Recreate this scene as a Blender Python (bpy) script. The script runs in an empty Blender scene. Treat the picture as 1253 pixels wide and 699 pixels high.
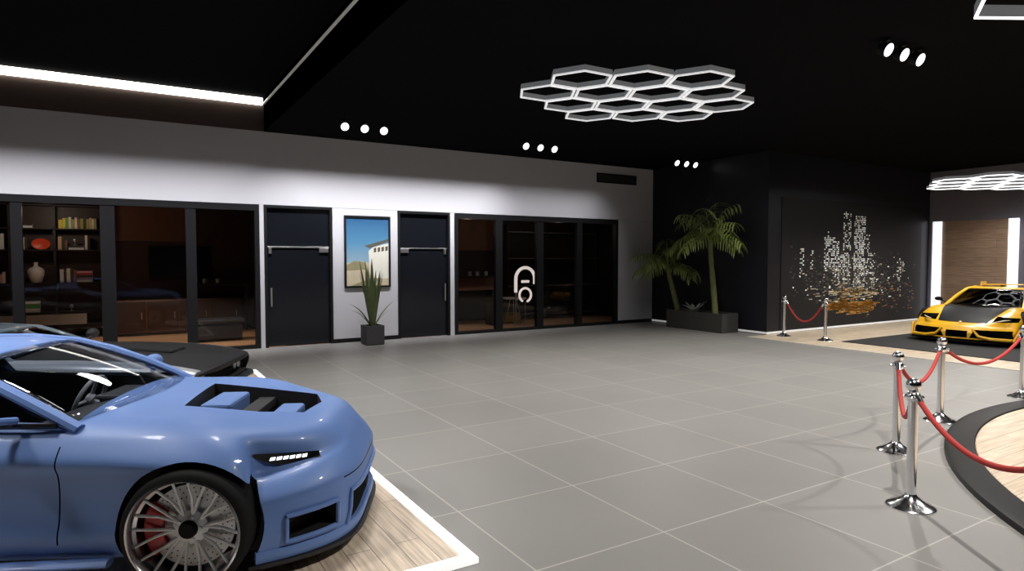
import bpy, bmesh, math, random
from mathutils import Vector, Matrix
PI = math.pi
R = math.radians
SC = bpy.context.scene
COL = SC.collection
rnd = random.Random(7)

# ------------------------------------------------------------------ materials
MATS = {}
def mat(name, col, rough=.5, metal=0., emit=None, es=0., spec=.5, coat=0., noise=0., nscale=8., bump=0.):
    if name in MATS: return MATS[name]
    m = bpy.data.materials.new(name); m.use_nodes = True
    nt = m.node_tree; b = nt.nodes['Principled BSDF']
    b.inputs['Base Color'].default_value = (*col, 1)
    b.inputs['Roughness'].default_value = rough
    b.inputs['Metallic'].default_value = metal
    b.inputs['Specular IOR Level'].default_value = spec
    b.inputs['Coat Weight'].default_value = coat
    b.inputs['Coat Roughness'].default_value = .08
    if emit:
        b.inputs['Emission Color'].default_value = (*emit, 1); b.inputs['Emission Strength'].default_value = es
    if noise or bump:
        tc = nt.nodes.new('ShaderNodeTexCoord'); n = nt.nodes.new('ShaderNodeTexNoise'); n.inputs['Scale'].default_value = nscale
        n.inputs['Detail'].default_value = 4
        nt.links.new(tc.outputs['Object'], n.inputs['Vector'])
        if noise:
            mx = nt.nodes.new('ShaderNodeMix'); mx.data_type = 'RGBA'
            mx.inputs[6].default_value = (*[c*(1-noise) for c in col], 1); mx.inputs[7].default_value = (*[min(1, c*(1+noise)) for c in col], 1)
            nt.links.new(n.outputs['Fac'], mx.inputs[0]); nt.links.new(mx.outputs[2], b.inputs['Base Color'])
        if bump:
            bp = nt.nodes.new('ShaderNodeBump'); bp.inputs['Strength'].default_value = bump; bp.inputs['Distance'].default_value = .01
            nt.links.new(n.outputs['Fac'], bp.inputs['Height']); nt.links.new(bp.outputs['Normal'], b.inputs['Normal'])
    MATS[name] = m
    return m

def glass_mat(name, tint, gl=.06, rough=.02):
    m = bpy.data.materials.new(name); m.use_nodes = True; nt = m.node_tree; nt.nodes.clear()
    o = nt.nodes.new('ShaderNodeOutputMaterial'); t = nt.nodes.new('ShaderNodeBsdfTransparent'); g = nt.nodes.new('ShaderNodeBsdfGlossy')
    mx = nt.nodes.new('ShaderNodeMixShader'); lw = nt.nodes.new('ShaderNodeLayerWeight'); pw = nt.nodes.new('ShaderNodeMath'); pw.operation = 'POWER'; pw.inputs[1].default_value = 4
    mul = nt.nodes.new('ShaderNodeMath'); mul.operation = 'MULTIPLY_ADD'; mul.inputs[1].default_value = gl*8; mul.inputs[2].default_value = gl*.5
    t.inputs['Color'].default_value = (*tint, 1); g.inputs['Roughness'].default_value = rough; g.inputs['Color'].default_value = (.9, .9, .9, 1)
    nt.links.new(lw.outputs['Facing'], pw.inputs[0]); nt.links.new(pw.outputs[0], mul.inputs[0]); nt.links.new(mul.outputs[0], mx.inputs[0])
    nt.links.new(t.outputs[0], mx.inputs[1]); nt.links.new(g.outputs[0], mx.inputs[2]); nt.links.new(mx.outputs[0], o.inputs['Surface'])
    MATS[name] = m
    return m

def wood_mat(name, c1, c2, plank=.12, length=1.6, rough=.4, axis=0, joint=.35, rot=0.):
    """planks running along local X (axis 0) or Y (axis 1), in metres, object coordinates"""
    m = bpy.data.materials.new(name); m.use_nodes = True; nt = m.node_tree; b = nt.nodes['Principled BSDF']
    tc = nt.nodes.new('ShaderNodeTexCoord'); mp = nt.nodes.new('ShaderNodeMapping')
    mp.inputs['Rotation'].default_value = (0, 0, (PI/2 if axis else 0)+rot)
    if axis == 2: mp.inputs['Rotation'].default_value = (PI/2, 0, 0)
    if axis == 3: mp.inputs['Rotation'].default_value = (0, PI/2, PI/2)
    nt.links.new(tc.outputs['Object'], mp.inputs['Vector'])
    br = nt.nodes.new('ShaderNodeTexBrick'); br.inputs['Scale'].default_value = 1; br.inputs['Brick Width'].default_value = length
    br.inputs['Row Height'].default_value = plank; br.inputs['Mortar Size'].default_value = .003; br.offset = .37
    br.inputs['Color1'].default_value = (*c1, 1); br.inputs['Color2'].default_value = (*c2, 1)
    br.inputs['Mortar'].default_value = (*[c*joint for c in c1], 1); br.inputs['Bias'].default_value = 0
    nt.links.new(mp.outputs[0], br.inputs['Vector'])
    n = nt.nodes.new('ShaderNodeTexNoise'); n.inputs['Scale'].default_value = 3; n.inputs['Detail'].default_value = 6
    m2 = nt.nodes.new('ShaderNodeMapping'); m2.inputs['Scale'].default_value = (.8, 14, 14)
    nt.links.new(mp.outputs[0], m2.inputs['Vector']); nt.links.new(m2.outputs[0], n.inputs['Vector'])
    rp = nt.nodes.new('ShaderNodeValToRGB'); rp.color_ramp.elements[0].position = .3; rp.color_ramp.elements[0].color = (.62, .6, .58, 1)
    rp.color_ramp.elements[1].position = .7; rp.color_ramp.elements[1].color = (1.15, 1.12, 1.1, 1)
    mx = nt.nodes.new('ShaderNodeMix'); mx.data_type = 'RGBA'; mx.blend_type = 'MULTIPLY'; mx.inputs[0].default_value = 1
    nt.links.new(n.outputs['Fac'], rp.inputs[0]); nt.links.new(br.outputs['Color'], mx.inputs[6]); nt.links.new(rp.outputs[0], mx.inputs[7])
    nt.links.new(mx.outputs[2], b.inputs['Base Color']); b.inputs['Roughness'].default_value = rough
    MATS[name] = m
    return m

def tile_mat():
    m = bpy.data.materials.new('grey_floor_tile'); m.use_nodes = True; nt = m.node_tree; b = nt.nodes['Principled BSDF']
    tc = nt.nodes.new('ShaderNodeTexCoord'); mp = nt.nodes.new('ShaderNodeMapping'); mp.inputs['Location'].default_value = (-2.045, -3.085, 0)
    nt.links.new(tc.outputs['Object'], mp.inputs['Vector'])
    br = nt.nodes.new('ShaderNodeTexBrick'); br.offset = 0; br.inputs['Scale'].default_value = 1
    br.inputs['Brick Width'].default_value = 1.037; br.inputs['Row Height'].default_value = 1.037
    br.inputs['Mortar Size'].default_value = .0065; br.inputs['Mortar Smooth'].default_value = .2
    br.inputs['Color1'].default_value = (.235, .229, .219, 1); br.inputs['Color2'].default_value = (.255, .248, .237, 1)
    br.inputs['Mortar'].default_value = (.42, .405, .38, 1)
    nt.links.new(mp.outputs[0], br.inputs['Vector'])
    n = nt.nodes.new('ShaderNodeTexNoise'); n.inputs['Scale'].default_value = .8; n.inputs['Detail'].default_value = 5
    nt.links.new(tc.outputs['Object'], n.inputs['Vector'])
    rp = nt.nodes.new('ShaderNodeValToRGB'); rp.color_ramp.elements[0].color = (.88, .88, .88, 1); rp.color_ramp.elements[1].color = (1.08, 1.08, 1.08, 1)
    nt.links.new(n.outputs['Fac'], rp.inputs[0])
    mx = nt.nodes.new('ShaderNodeMix'); mx.data_type = 'RGBA'; mx.blend_type = 'MULTIPLY'; mx.inputs[0].default_value = 1
    nt.links.new(br.outputs['Color'], mx.inputs[6]); nt.links.new(rp.outputs[0], mx.inputs[7]); nt.links.new(mx.outputs[2], b.inputs['Base Color'])
    b.inputs['Roughness'].default_value = .42; b.inputs['Specular IOR Level'].default_value = .35
    MATS['tile'] = m
    return m

M = dict(
    tile=tile_mat(),
    white=mat('white_wall_paint', (.52, .515, .54), .7, noise=.02, nscale=2),
    black=mat('black_matte_paint', (.010, .010, .012), .55, spec=.25, noise=.2, nscale=2),
    ceil=mat('black_ceiling_paint', (.0016, .0016, .002), .6, spec=.03, noise=.2, nscale=1),
    darkwall=mat('dark_satin_wall', (.012, .012, .017), .4, spec=.3, noise=.2, nscale=2),
    bluewall=mat('slate_wall', (.14, .14, .18), .6, noise=.1),
    fascia=mat('brown_fascia', (.06, .042, .036), .4, noise=.25, nscale=3),
    frame=mat('dark_window_frame', (.009, .009, .010), .5, spec=.2, noise=.1),
    trim=mat('white_trim_strip', (.8, .8, .82), .5, emit=(1, 1, 1), es=.2),
    led=mat('led_white', (1, 1, 1), .5, emit=(1, .97, .92), es=9.),
    ledstrip=mat('led_cove', (1, 1, 1), .5, emit=(1, .95, .86), es=7.),
    ledpanel=mat('led_wall_strip', (1, 1, 1), .5, emit=(.95, .93, 1), es=.95),
    ledfloor=mat('led_floor_border', (.9, .9, .9), .4, emit=(1, .98, .95), es=.7),
    ledhex=mat('led_hexagon', (1, 1, 1), .5, emit=(.95, .97, 1), es=.55),
    ledhexb=mat('led_hexagon_bright', (1, 1, 1), .5, emit=(.95, .97, 1), es=2.6),
    hexframe=mat('glowing_hexagon_aluminium', (.32, .33, .34), .4, metal=.2, emit=(.9, .95, 1), es=.07),  # housing is no light source; faint glow painted in to lift its grey
    steel=mat('brushed_steel', (.55, .55, .56), .35, metal=1., noise=.05),
    chrome=mat('polished_chrome', (.85, .85, .87), .16, metal=1., noise=.02),
    rope=mat('red_velvet_rope', (.42, .035, .03), .8, noise=.25, nscale=60),
    rug=mat('black_display_mat', (.014, .014, .014), .85, noise=.2, nscale=60),
    ring=mat('black_gloss_ring', (.007, .007, .007), .45, spec=.25, noise=.2),
    pot=mat('dark_grey_pot', (.05, .045, .05), .7, noise=.15, nscale=15),
    planter=mat('grey_stone_planter', (.055, .053, .048), .75, noise=.2, nscale=12),
    soil=mat('potting_soil', (.02, .015, .01), .95, noise=.4, nscale=60, bump=.5),
    leafa=mat('sword_leaf_green', (.11, .14, .055), .5, noise=.35, nscale=9),
    leafp=mat('palm_leaf_green', (.22, .28, .07), .5, noise=.35, nscale=5),
    bark=mat('palm_bark', (.15, .17, .06), .75, noise=.35, nscale=12, bump=.6),
    paleleaf=mat('pale_silver_leaf', (.5, .55, .5), .5, noise=.3, nscale=9),
    darkwood=mat('dark_brown_wood', (.045, .022, .015), .5, noise=.3, nscale=4),
    midwood=mat('mid_brown_wood', (.14, .06, .03), .5, noise=.3, nscale=4),
    shelfmat=mat('near_black_shelf', (.018, .014, .013), .6, noise=.2),
    tv=mat('black_screen', (.004, .004, .006), .25, noise=.1),
    cream=mat('cream_porcelain', (.8, .78, .75), .3, noise=.02),
    red=mat('orange_red_glaze', (.85, .09, .03), .4, noise=.05),
    paper=mat('paper_pages', (.75, .7, .62), .8, noise=.05),
)
cm_ = MATS['black_ceiling_paint']; nt_ = cm_.node_tree; df = nt_.nodes.new('ShaderNodeBsdfDiffuse'); ns_ = nt_.nodes.new('ShaderNodeTexNoise'); ns_.inputs['Scale'].default_value = 1.5
rp_ = nt_.nodes.new('ShaderNodeValToRGB'); rp_.color_ramp.elements[0].color = (.006, .006, .007, 1); rp_.color_ramp.elements[1].color = (.011, .011, .012, 1)
nt_.links.new(ns_.outputs['Fac'], rp_.inputs[0]); nt_.links.new(rp_.outputs[0], df.inputs['Color']); nt_.links.new(df.outputs[0], nt_.nodes['Material Output'].inputs['Surface'])
M['winglass'] = glass_mat('smoked_window_glass', (.74, .72, .72), gl=.03)
M['doorglass'] = mat('smoked_door_glass', (.0075, .0085, .012), .18, spec=.35, noise=.1, nscale=2)
M['carglass'] = glass_mat('car_glass', (.9, .92, .94), gl=.06)
M['darkglass'] = glass_mat('dark_car_glass', (.5, .5, .52), gl=.08)
M['oak'] = wood_mat('light_oak_boards', (.68, .56, .44), (.78, .67, .54), plank=.16, length=1.9, rough=.35, axis=1)
M['oak2'] = wood_mat('pale_oak_boards', (.62, .50, .38), (.70, .58, .45), plank=.16, length=1.9, rough=.3, axis=0)
M['oak3'] = wood_mat('beige_oak_boards', (.70, .59, .44), (.76, .65, .49), plank=.2, length=2.2, rough=.4, axis=0, joint=.8)
M['oakroom'] = wood_mat('warm_oak_boards', (.5, .3, .15), (.62, .38, .2), plank=.15, length=1.6, rough=.4, axis=0)
M['panelwood'] = wood_mat('brown_wall_boards', (.27, .185, .13), (.34, .24, .17), plank=.27, length=6, rough=.5, axis=3, joint=.5)

# ------------------------------------------------------------------ mesh helpers
class MB:
    def __init__(s): s.v = []; s.f = []; s.mi = []
    def add(s, vs, fs, mi=0):
        o = len(s.v); s.v += [tuple(v) for v in vs]; s.f += [tuple(i+o for i in f) for f in fs]; s.mi += [mi]*len(fs); return s
    def box(s, x0, x1, y0, y1, z0, z1, mi=0):
        vs = [(x, y, z) for z in (z0, z1) for y in (y0, y1) for x in (x0, x1)]
        return s.add(vs, [(0, 2, 3, 1), (4, 5, 7, 6), (0, 1, 5, 4), (2, 6, 7, 3), (0, 4, 6, 2), (1, 3, 7, 5)], mi)
    def lathe(s, prof, c=(0, 0, 0), n=24, axis='z', mi=0, close=True):
        vs = []; fs = []
        for r, h in prof:
            for i in range(n):
                a = 2*PI*i/n; p = (r*math.cos(a), r*math.sin(a), h)
                if axis == 'y': p = (p[0], h, p[1])
                if axis == 'x': p = (h, p[0], p[1])
                vs.append((p[0]+c[0], p[1]+c[1], p[2]+c[2]))
        for k in range(len(prof)-1):
            for i in range(n):
                j = (i+1) % n; fs.append((k*n+i, k*n+j, (k+1)*n+j, (k+1)*n+i))
        if close: fs += [tuple(range(n))[::-1], tuple((len(prof)-1)*n+i for i in range(n))]
        return s.add(vs, fs, mi)
    def tube(s, pts, r, n=8, mi=0, flat=1., up=None):
        pts = [Vector(p) for p in pts]; rs = r if isinstance(r, (list, tuple)) else [r]*len(pts)
        vs = []; fs = []; ref = Vector(up) if up else Vector((0, 0, 1))
        for k, p in enumerate(pts):
            t = (pts[min(k+1, len(pts)-1)]-pts[max(k-1, 0)]).normalized()
            a = t.cross(ref)
            if a.length < 1e-3: a = t.cross(Vector((1, 0, 0)))
            a.normalize(); b = a.cross(t)
            for i in range(n):
                g = 2*PI*i/n + (PI/4 if n == 4 else 0); vs.append(p+a*math.cos(g)*rs[k]+b*math.sin(g)*rs[k]*flat)
        for k in range(len(pts)-1):
            for i in range(n):
                j = (i+1) % n; fs.append((k*n+i, k*n+j, (k+1)*n+j, (k+1)*n+i))
        fs += [tuple(range(n))[::-1], tuple((len(pts)-1)*n+i for i in range(n))]
        return s.add(vs, fs, mi)
    def ball(s, c, r, n=16, m=10, sc=(1, 1, 1), mi=0):
        prof = [(max(r*math.sin(PI*k/m), .0005), -r*math.cos(PI*k/m)) for k in range(m+1)]
        o = len(s.v); s.lathe(prof, (0, 0, 0), n, mi=mi)
        for i in range(o, len(s.v)):
            v = s.v[i]; s.v[i] = (v[0]*sc[0]+c[0], v[1]*sc[1]+c[1], v[2]*sc[2]+c[2])
        return s
    def grid(s, fn, nu, nv, mi=0):
        vs = [fn(i/nu, j/nv) for i in range(nu+1) for j in range(nv+1)]
        fs = [(i*(nv+1)+j, (i+1)*(nv+1)+j, (i+1)*(nv+1)+j+1, i*(nv+1)+j+1) for i in range(nu) for j in range(nv)]
        return s.add(vs, fs, mi)
    def prism(s, pts, d, mi=0):
        """closed polygon pts (3d) extruded by vector d"""
        n = len(pts); vs = [Vector(p) for p in pts]+[Vector(p)+Vector(d) for p in pts]
        fs = [tuple(range(n))[::-1], tuple(range(n, 2*n))]+[(i, (i+1) % n, n+(i+1) % n, n+i) for i in range(n)]
        return s.add(vs, fs, mi)
    def xf(s, mtx):
        s.v = [tuple(mtx @ Vector(v)) for v in s.v]; return s
    def build(s, name, mats, parent=None, smooth=False, bevel=0., solid=0., sub=0, angle=40, soff=0.):
        me = bpy.data.meshes.new(name); me.from_pydata(s.v, [], s.f)
        ms = mats if isinstance(mats, (list, tuple)) else [mats]
        for m in ms: me.materials.append(m)
        for p, i in zip(me.polygons, s.mi): p.material_index = i; p.use_smooth = smooth
        bm = bmesh.new(); bm.from_mesh(me); bmesh.ops.recalc_face_normals(bm, faces=bm.faces); bm.to_mesh(me); bm.free()
        if smooth: me.set_sharp_from_angle(angle=R(angle))
        me.update()
        o = bpy.data.objects.new(name, me); COL.objects.link(o)
        if parent: o.parent = parent
        if solid:
            q = o.modifiers.new('s', 'SOLIDIFY'); q.thickness = solid; q.offset = soff
        if bevel:
            q = o.modifiers.new('b', 'BEVEL'); q.width = bevel; q.segments = 2; q.limit_method = 'ANGLE'; q.angle_limit = R(40)
        if sub:
            q = o.modifiers.new('u', 'SUBSURF'); q.levels = q.render_levels = sub
        return o

def tag(o, label, cat, group=None, kind=None):
    o['label'] = label; o['category'] = cat
    if group: o['group'] = group
    if kind: o['kind'] = kind
    return o
def empty(name, loc=(0, 0, 0), rz=0.):
    o = bpy.data.objects.new(name, None); COL.objects.link(o); o.location = loc; o.rotation_euler = (0, 0, rz); o.empty_display_size = .2
    return o
def struct(name, mb, m, **k):
    o = mb.build(name, m, **k); o['kind'] = 'structure'; return o
def plabel(o, t): o['label'] = t; return o
def copy_tree(o, parent=None):
    c = o.copy(); COL.objects.link(c)
    if parent: c.parent = parent
    for ch in [x for x in COL.objects if x.parent == o]: copy_tree(ch, c)
    return c

# ------------------------------------------------------------------ room shell
WY = 13.9          # face of the white wall
CZ = 4.46          # main ceiling
HZ = 5.14          # raised ceiling over the car platform
CX0 = 2.49         # edge of the raised ceiling
struct('floor', MB().box(-9, 21.2, -8, WY+.05, -.2, 0), M['tile'])
struct('ceiling', MB().box(CX0, 21.2, -8, WY+5.5, CZ, CZ+.9).box(-9, CX0, WY, WY+5.5, CZ, CZ+.9).box(-9, CX0, -8, WY, HZ, HZ+.2), M['ceil'])
# white wall with openings: window 1, door 1, door 2, window 2
T = .16
OP = [(-3.4, 2.37, .0, 2.97), (2.46, 3.87, 0, 2.97), (5.37, 6.70, 0, 2.96), (6.82, 11.97, 0, 2.96)]
w = MB(); x = -9
for a, b_, z0, z1 in OP:
    w.box(x, a, WY, WY+T, 0, z1 if z1 else CZ); x = b_
w.box(x, 13.3, WY, WY+T, 0, 2.96); w.box(-9, 13.3, WY, WY+T, 2.965, CZ)
struct('wall_back', w, M['white'])
struct('wall_left', MB().box(-9.2, -9, -8, WY+5.5, 0, HZ), M['darkwall'])
struct('wall_front', MB().box(-9, 21.2, -8.2, -8, 0, HZ), M['darkwall'])
struct('wall_right', MB().box(13.3, 13.5, 9.95, WY+.2, 0, CZ), M['darkwall'])
struct('wall_mural', MB().box(13.5, 20.9, 9.952, 10.15, 0, CZ), M['darkwall'])
w = MB().box(20.9, 21.1, 7.93, 10.15, 2.97, CZ).box(20.9, 21.1, 7.68, 7.93, 2.96, CZ).box(20.97, 21.1, 7.68, 10.15, 0, 2.97).box(20.9, 21.1, -8, 7.68, 0, CZ)
w.box(20.86, 20.9, 9.88, 9.95, 0, CZ)
struct('wall_far', w, M['bluewall'])
struct('trim_far_panel', MB().box(20.93, 20.97, 7.93, 9.62, 0, 2.97), M['panelwood'])
struct('trim_light_left', MB().box(20.88, 20.94, 9.62, 9.86, 0, 2.97), M['ledpanel'])
struct('trim_light_right', MB().box(20.88, 20.94, 7.69, 7.93, 0, 2.97), M['ledpanel'])
# raised ceiling: brown fascia above the white wall, dark side, cove light
struct('trim_fascia', MB().box(-9, CX0, WY-.03, WY, CZ, HZ), M['fascia'])
struct('trim_cove_side', MB().box(CX0, CX0+.004, -8, WY, CZ+.0, HZ), M['black'])
tag(MB().box(-8, CX0-.03, WY-.09, WY-.03, 4.985, 5.125).build('cove_light_strip', M['ledstrip'], bevel=.01), 'long warm white light strip above the brown band of the back wall', 'light strip')
tag(MB().box(CX0-.035, CX0, -7.9, WY-.1, 4.99, 5.012).build('cove_edge_strip', mat('glowing_metal_edge', (.5, .5, .48), .4, emit=(1, .97, .9), es=.11)), 'thin dim grey strip along the edge of the raised ceiling', 'light strip')  # unlit metal profile, weak glow painted into its material
# skirting
sk = MB()
for a, b_ in ((-9, -3.4), (3.87, 5.37), (11.97, 13.28)): sk.box(a, b_, WY-.015, WY, 0, .09)
struct('baseboard_back', sk, M['frame'])
struct('baseboard_right', MB().box(13.285, 13.3, 9.935, 13.88, .02, .07).box(13.3, 20.88, 9.935, 9.95, .02, .07), M['trim'])

# windows: frame, mullions and glass
def window(i, x0, x1, z1, mull, fw=.09):
    r = empty('window_%d' % i, ((x0+x1)/2, WY+T/2, 0)); r['kind'] = 'structure'
    f = MB(); cx = (x0+x1)/2
    f.box(x0-cx, x1-cx, -.1, .05, z1-.13, z1).box(x0-cx, x1-cx, -.1, .05, 0, .07)
    f.box(x0-cx, x0-cx+fw, -.1, .05, .07, z1-.13).box(x1-cx-fw, x1-cx, -.1, .05, .07, z1-.13)
    f.build('window_frame', M['frame'], r)
    xs = [x0+fw]
    for a, b_ in mull:
        MB().box(a-cx, b_-cx, -.09, .04, .07, z1-.13).build('mullion', M['frame'], r); xs += [a, b_]
    xs.append(x1-fw)
    for k in range(0, len(xs), 2):
        MB().box(xs[k]-cx, xs[k+1]-cx, -.012, -.004, .07, z1-.13).build('window_pane', M['winglass'], r)
window(1, -3.4, 2.37, 2.97, [(-3.0, -2.84), (-1.68, -1.52), (-.38, -.15), (1.02, 1.2)])
window(2, 6.82, 11.97, 2.96, [(7.98, 8.17), (9.22, 9.42), (10.52, 10.7)])
def door(i, x0, x1, z1, hx):
    r = empty('door_%d' % i, ((x0+x1)/2, WY+T/2, 0)); r['kind'] = 'structure'; cx = (x0+x1)/2; a = x0-cx; b_ = x1-cx; fw = .06
    MB().box(a, b_, -.1, .05, z1-.06, z1).box(a, a+fw, -.1, .05, 0, z1-.06).box(b_-fw, b_, -.1, .05, 0, z1-.06).build('door_frame', M['frame'], r, bevel=.004)
    MB().box(a+fw, b_-fw, -.02, -.008, 2.13, z1-.06).build('transom_pane', M['doorglass'], r)
    MB().box(a+fw, b_-fw, -.02, -.008, .02, 2.07).build('door_leaf', M['doorglass'], r)
    plabel(MB().box(a+fw, b_-fw, -.05, -.02, 2.085, 2.115).build('closer_rail', M['steel'], r, bevel=.003), 'steel rail')
    s = 1 if hx < 0 else -1
    MB().box(*sorted((s*(a+fw+.03), s*(a+fw+.09))), -.06, -.02, 1.96, 2.085).build('hinge_clamp', M['steel'], r, bevel=.004)
    MB().box(*sorted((s*(b_-fw-.02), s*(b_-fw-.22))), -.06, -.02, 1.99, 2.085).build('hinge_clamp', M['steel'], r, bevel=.004)
    h = MB().box(s*(a+fw+.07)-.018, s*(a+fw+.07)+.018, -.09, -.06, .85, 1.25)
    h.box(s*(a+fw+.07)-.01, s*(a+fw+.07)+.01, -.06, -.02, .9, .92).box(s*(a+fw+.07)-.01, s*(a+fw+.07)+.01, -.06, -.02, 1.18, 1.2)
    h.build('door_handle', M['steel'], r, bevel=.003)
door(1, 2.46, 3.87, 2.97, -1)
door(2, 5.37, 6.70, 2.96, 1)

# vent grille high on the white wall
v = empty('ventilation_grille', (11.91, WY, 4.1)); tag(v, 'dark rectangular vent grille high on the white wall near its right end', 'vent')
f = MB().box(-.72, .72, -.03, 0, .10, .13).box(-.72, .72, -.03, 0, -.13, -.10).box(-.72, -.69, -.03, 0, -.1, .1).box(.69, .72, -.03, 0, -.1, .1)
f.build('frame', M['frame'], v)
f = MB()
for k in range(6): f.box(-.69, .69, -.02, -.004, -.095+k*.033, -.075+k*.033)
f.build('slats', mat('vent_grey', (.04, .04, .042), .6, noise=.1), v); MB().box(-.7, .7, -.004, 0, -.11, .11).build('backing', M['black'], v)

# ------------------------------------------------------------------ picture
p = empty('framed_picture', (4.655, WY, 2.01)); tag(p, 'framed tall picture of a pale building under blue sky on the white wall', 'picture')
MB().box(-.53, .53, -.04, 0, .76, .80).box(-.53, .53, -.04, 0, -.80, -.76).box(-.53, -.49, -.04, 0, -.76, .76).box(.49, .53, -.04, 0, -.76, .76).build('frame', M['frame'], p)
pm = bpy.data.materials.new('painted_sky'); pm.use_nodes = True; nt = pm.node_tree; b = nt.nodes['Principled BSDF']
tc = nt.nodes.new('ShaderNodeTexCoord'); sp = nt.nodes.new('ShaderNodeSeparateXYZ'); mr = nt.nodes.new('ShaderNodeMapRange'); rp = nt.nodes.new('ShaderNodeValToRGB')
nt.links.new(tc.outputs['Object'], sp.inputs[0]); nt.links.new(sp.outputs['Z'], mr.inputs[0]); mr.inputs[1].default_value = -.4; mr.inputs[2].default_value = .78
rp.color_ramp.elements[0].color = (.33, .45, .52, 1); rp.color_ramp.elements[1].color = (.02, .085, .2, 1)
e = rp.color_ramp.elements.new(.5); e.color = (.08, .23, .38, 1)
nt.links.new(mr.outputs[0], rp.inputs[0]); nt.links.new(rp.outputs[0], b.inputs['Base Color']); b.inputs['Roughness'].default_value = .35
MB().box(-.49, .49, -.012, 0, -.76, .76).build('print', pm, p)
art = [mat('art_beige', (.55, .47, .33), .6, noise=.15), mat('art_cream', (.72, .70, .60), .6, noise=.08), mat('art_dark', (.09, .085, .06), .6, noise=.2), mat('art_olive', (.28, .25, .13), .6, noise=.2)]
g = MB()
def poly(pts, d, mi): g.prism([(a, -.012-d, b_) for a, b_ in pts], (0, d*.5+.0005, 0), mi)
poly([(-.49, -.76), (.49, -.76), (.49, -.35), (-.1, -.22), (-.49, -.25)], .001, 0)
poly([(-.49, -.3), (-.3, -.2), (-.05, -.24), (-.05, -.4), (-.49, -.42)], .0015, 3)
poly([(.05, -.6), (.49, -.6), (.49, .2), (.12, .1), (.02, .02)], .002, 1)
poly([(-.08, .13), (.49, .30), (.49, .24), (.05, .08)], .0025, 2)
for k in range(4): poly([(.14+k*.09, -.02+k*.012), (.2+k*.09, 0+k*.012), (.2+k*.09, .1+k*.012), (.14+k*.09, .08+k*.012)], .003, 2)
poly([(-.4, -.76), (.1, -.76), (.3, -.6), (.1, -.58)], .003, 3)
plabel(g.build('painted_building', art, p), 'pale modern building and ground')

# ------------------------------------------------------------------ plants
def blade(mb, base, direction, length, width, droop, n=8, fold=.25, mi=0, tipw=.05):
    """one leaf blade: arched strip with a folded midrib"""
    d = Vector(direction).normalized(); side = d.cross(Vector((0, 0, 1)))
    if side.length < .02: side = Vector((1, 0, 0))
    side.normalize(); p = Vector(base); vs = []; st = length/n
    for k in range(n+1):
        t = k/n; wd = width*(math.sin(PI*min(.999, (.12+.88*t)**.8))**.7)*.5+.001
        nrm = side.cross(d).normalized()
        vs += [p-side*wd+nrm*wd*fold, p, p+side*wd+nrm*wd*fold]
        d = (d+Vector((0, 0, -droop*st*(.3+t)))).normalized(); p = p+d*st
    fs = []
    for k in range(n):
        a = k*3; fs += [(a, a+1, a+4, a+3), (a+1, a+2, a+5, a+4)]
    mb.add(vs, fs, mi)
pl = empty('potted_sword_plant', (4.55, 13.3, 0)); tag(pl, 'tall sword leaf plant in a square dark grey pot between the doors', 'plant')
h = .20
MB().prism([(-h*.94, -h*.94, 0), (h*.94, -h*.94, 0), (h*.94, h*.94, 0), (-h*.94, h*.94, 0)], (0, 0, .02)).box(-h, h, -h, -h+.03, .02, .42).box(-h, h, h-.03, h, .02, .42).box(-h, -h+.03, -h+.03, h-.03, .02, .42).box(h-.03, h, -h+.03, h-.03, .02, .42).build('pot', M['pot'], pl, bevel=.006)
MB().box(-h+.03, h-.03, -h+.03, h-.03, .02, .385).build('soil', M['soil'], pl)
lf = MB(); rr = random.Random(3)
for k in range(16):
    a = 2*PI*k/16+rr.uniform(-.2, .2); tl = rr.uniform(.07, .24); L = rr.uniform(1.0, 1.52)
    blade(lf, (.05*math.cos(a), .05*math.sin(a), .38), (math.cos(a)*tl, math.sin(a)*tl*.7, 1), L, .10, .06)
for a, L, dr in ((PI*.95, .62, 2.4), (PI*1.1, .8, 1.6), (.1, .75, 1.2), (-.3, .5, 2.), (2.6, .5, 2.)):
    blade(lf, (.04*math.cos(a), .04*math.sin(a), .38), (math.cos(a)*.6, math.sin(a)*.6, 1), L, .06, dr)
lf.build('leaves', M['leafa'], pl, smooth=True)

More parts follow.
